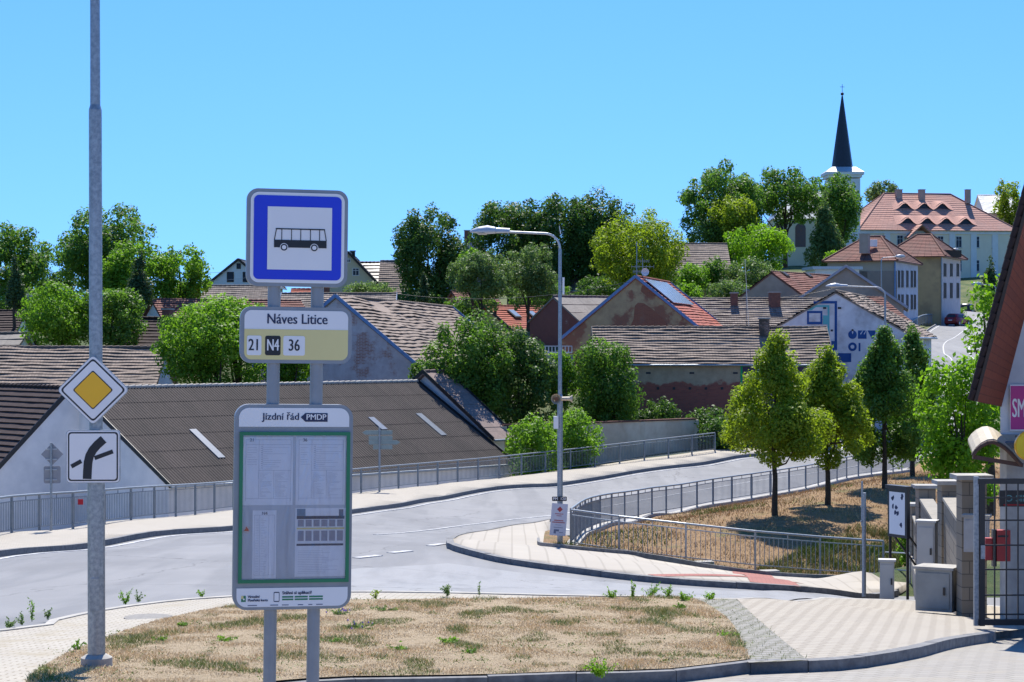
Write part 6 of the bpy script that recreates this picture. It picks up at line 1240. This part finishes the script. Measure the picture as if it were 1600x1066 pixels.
# block wall going away to the left
bwm=paver('split_blocks',(.29,.24,.18),(.22,.185,.14),(.11,.095,.08),.4,.2); 
nt=bwm.node_tree; mpn=[n for n in nt.nodes if n.type=='MAPPING'][0]; mpn.inputs['Rotation'].default_value=(R(90),0,0)
bwm2=bwm
r_=thing('block_wall','split-block garden wall with pillars stepping down behind the utility boxes','wall',(P(1532,0,33).x,33,-3.5)); rub=pm('rubble_stone',(.34,.32,.29),(.16,.15,.135),3.2,.95,1.0,c3=(.2,.19,.17),s3=2.5)
ps=[(1518,30.5,748),(1484,36.5,756),(1446,45,762),(1434,50,790)]
pts=[]
for px,Y,py in ps:
    x=P(px,0,Y).x; zt=zpx(py,Y); zb=G(x,Y)-.4; m=MB(); m.box((x,Y,(zt+zb)/2),(.38,.38,zt-zb)); pi_=m.build('pillar',bwm2,r_); m=MB(); m.box((x,Y,zt+.03),(.56,.52,.07)); m.build('pillar_cap',conc,pi_); pts.append((x,Y,zt,zb))
for i in range(3):
    (x0_,Y0,z0_,b0),(x1_,Y1,z1_,b1)=pts[i],pts[i+1]; zt=min(z0_,z1_)-.28; zm=min(b0,b1)+.4+.62; a=Vector((x0_,Y0,0)); b=Vector((x1_,Y1,0)); d=(b-a).normalized(); a+=d*.2; b-=d*.2
    m=MB(); m.beam(a+UP*(zt+zm)/2,b+UP*(zt+zm)/2,.24,zt-zm); m.build('block_panel',bwm2,r_); m=MB(); m.beam(a+UP*(zt+.03),b+UP*(zt+.03),.30,.06); m.build('coping',pm('wall_coping',(.30,.27,.22),(.24,.22,.18),4,.9,.1),r_)
    lo=min(b0,b1)-.2; m=MB(); m.beam(a+UP*(zm+lo)/2,b+UP*(zm+lo)/2,.4,zm-lo); m.build('rubble_base',rub,r_)
# boulders along the rubble base
# utility cabinets
def cabinet(label,px,Y,pyt,w_,d_,h=None,pyb=None,rz=0,mat=None,stripe=None,name='utility_cabinet'):
    x=P(px,0,Y).x; zt=zpx(pyt,Y); zb=zpx(pyb,Y); root=thing(name,label,'utility box',(x,Y,zb)); mat=mat or pm('cabinet_grey',(.5,.49,.46),(.44,.43,.41),2,.6,.05); M=Matrix.Rotation(rz,3,'Z')
    m=MB(); m.box((x,Y,(zt+zb)/2),(w_,d_,zt-zb),rz); m.build('body',mat,root); m=MB(); m.box((x,Y,zt+.02),(w_+.06,d_+.06,.04),rz); m.build('lid',conc if mat is not MATS.get('cabinet_grey') else mat,root)
    c=Vector((x,Y,(zt+zb)/2)); 
    m=MB(); m.box(c+M@Vector((0,-d_/2-.008,.0)),(w_*.86,.014,(zt-zb)*.84),rz); dr_=m.build('door',mat,root); m=MB(); m.box(c+M@Vector((w_*.3,-d_/2-.025,0)),(.03,.03,.12),rz); m.build('handle',black_m,dr_)
    return root
cabinet('tall pale utility cabinet against the block wall',1449,36,816,.32,.26,pyb=905,rz=R(-25))
cabinet('small slim pale cabinet beside the end of the thin railing',1386,38,877,.27,.2,pyb=938,rz=R(-10))
gw=pm('cabinet_dull_grey',(.30,.31,.30),(.24,.25,.24),3,.6,.05); cb=cabinet('wide low grey cabinet with green stripe and scribbles beside the block wall',1466,31,888,.58,.46,pyb=953,rz=R(-30),mat=gw)
M=Matrix.Rotation(R(-30),3,'Z'); c=Vector((P(1466,0,31).x,31,(zpx(888,31)+zpx(953,31))/2)); m=MB(); m.box(c+M@Vector((-.295,-.1,0)),(.012,.09,.5),R(-30)); m.build('green_stripe',grn,cb)
m=MB(); rnd=random.Random(2)
for i in range(7): p=c+M@Vector((-.298,.0+rnd.uniform(-.02,.1),rnd.uniform(-.02,.2))); m.beam(p,p+M@Vector((0,rnd.uniform(.03,.1),rnd.uniform(-.08,.08))),.012,.012)
m.build('scribble',blk,cb)
cabinet('grey plastic cabinet fixed behind the gate edge on the block wall',1526,30,808,.36,.2,pyb=862,rz=R(-20),mat=pm('cabinet_light',(.42,.42,.42)))
# notice board
Yn=41; r_=thing('notice_board','black framed map board on two legs with rear braces','notice board',(P(1398,0,Yn).x,Yn,zpx(937,Yn))); th=R(62)
# board plane turned strongly away
o_=P(1387,800,Yn+.2); rv=Vector((math.cos(th),math.sin(th)*-1,0)); q=Plane(o_,rv,(0,0,1)); wB=.62/1.0; k_=F/Yn
m=MB(); q.rect(m,0,-(838-800)/k_,wB,(800-762)/k_,-.08,0); q.rect(m,-.03,(800-763)/k_,wB+.03,(800-757)/k_,-.12,.05); m.build('case',black_m,r_)
m=MB(); q.rect(m,.06,-.44,wB-.06,.43,.004,.008); mp_=m.build('map_sheet',wht,r_); m=MB(); rnd=random.Random(12)
for i in range(9): q.plate(m,(rnd.uniform(.12,wB-.14),rnd.uniform(-.36,.36)),[(rnd.uniform(.02,.07)*math.cos(a_),rnd.uniform(.02,.07)*math.sin(a_)) for a_ in (0,1,2,3,4,5)],.009,.0105)
m.build('map_drawing',navy,mp_)
for u_ in (.03,wB-.03): m=MB(); p=q.at(u_,0,-.04); m.beam(Vector((p.x,p.y,zpx(940,Yn))),Vector((p.x,p.y,zpx(760,Yn))),.05,.05); m.build('leg',black_m,r_)
for u_ in (.05,wB-.05): m=MB(); p=q.at(u_,-.45,-.08); p2=Vector((p.x+.75,p.y+.6,zpx(905,Yn))); m.beam(p,p2,.035,.035); m.build('brace',black_m,r_)
# thin posts
Y=42; r_=thing('post','thin galvanised double post near the end of the thin railing','post',P(1349,930,Y)); m=MB(); m.cyl(P(1350,932,Y),P(1350,770,Y),.045,.045,12); m.build('lower_post',galv,r_); m=MB(); m.cyl(P(1347,822,Y),P(1347,752,Y),.02,.02,10); m.build('upper_rod',galv,r_); m=MB(); m.box(P(1348.5,792,Y),(.1,.06,.03)); m.box(P(1348.5,815,Y),(.1,.06,.03)); m.build('clamp',galv,r_)
# low rail right of the thin railing
r_=thing('rail','low two-bar rail joining the thin railing to the boxes','railing',P(1382,900,50)); m=MB(); m.cyl(P(1384,863,52),P(1422,865,48),.02,.02,8); m.cyl(P(1384,890,52),P(1422,892,48),.018,.018,8); m.build('bar',galv,r_); m=MB(); m.cyl(P(1422,865,48),P(1422,912,48),.02,.02,8); m.build('post',galv,r_)
# foot plates of the thin railing
for px in (1100,1202):
    p=P(px,0,55.6); g=G(p.x,55.6)+.13; m=MB(); m.box((p.x,55.6,g+.05),(.5,.35,.1),.2); o=m.build('footing_block',conc); tag(o,'pale concrete block at the foot of the thin railing, '+('left one' if px<1150 else 'right one'),'block','footing blocks')
# manhole in the path, small red tag on the far railing
x,y=hit(232,967); m=MB(); m.cyl((x,y,G(x,y)+.0),(x,y,G(x,y)+.026),.32,.32,28); o=m.build('manhole_cover',pm('manhole_iron',(.22,.21,.19),(.17,.16,.15),14,.8,.3)); tag(o,'round manhole cover set in the block path behind the tall pole','manhole')
x,Y=P(127,0,61).x,61.0; m=MB(); m.box((x,Y-.1,zpx(784,Y)),(.16,.02,.17)); o=m.build('red_tag',pm('tag_red',(.5,.02,.03))); tag(o,'small red plate fixed on the far railing left of the tall pole','sign')
# overhead wires
def wire(label,a,b,sag,r=.012):
    m=MB(); a=Vector(a); b=Vector(b); m.tube([a.lerp(b,t/10)-UP*sag*4*(t/10)*(1-t/10) for t in range(11)],r,5); o=m.build('overhead_wire',black_m); tag(o,label,'wire','overhead wires')
wire('thin wire crossing the sky left of the white skyline gable',P(250,425,150),P(400,418,215),.3,.014); wire('lower thin wire crossing the sky left of the white skyline gable',P(240,436,150),P(398,432,215),.3,.014)
wire('dark wire dropping across the long brown roof beside the antenna mast',P(1164,405,155),P(1172,545,127),.1,.016); wire('wire sagging above the tiled roofs right of the solar panel',P(1075,463,156),P(1300,452,160),.5,.016)
wire('wire above the roof of the brick workshop left of the ochre gable',P(610,458,150),P(985,440,140),.8,.016)
# clean helper properties
for o in bpy.data.objects:
    if '_w' in o: del o['_w']
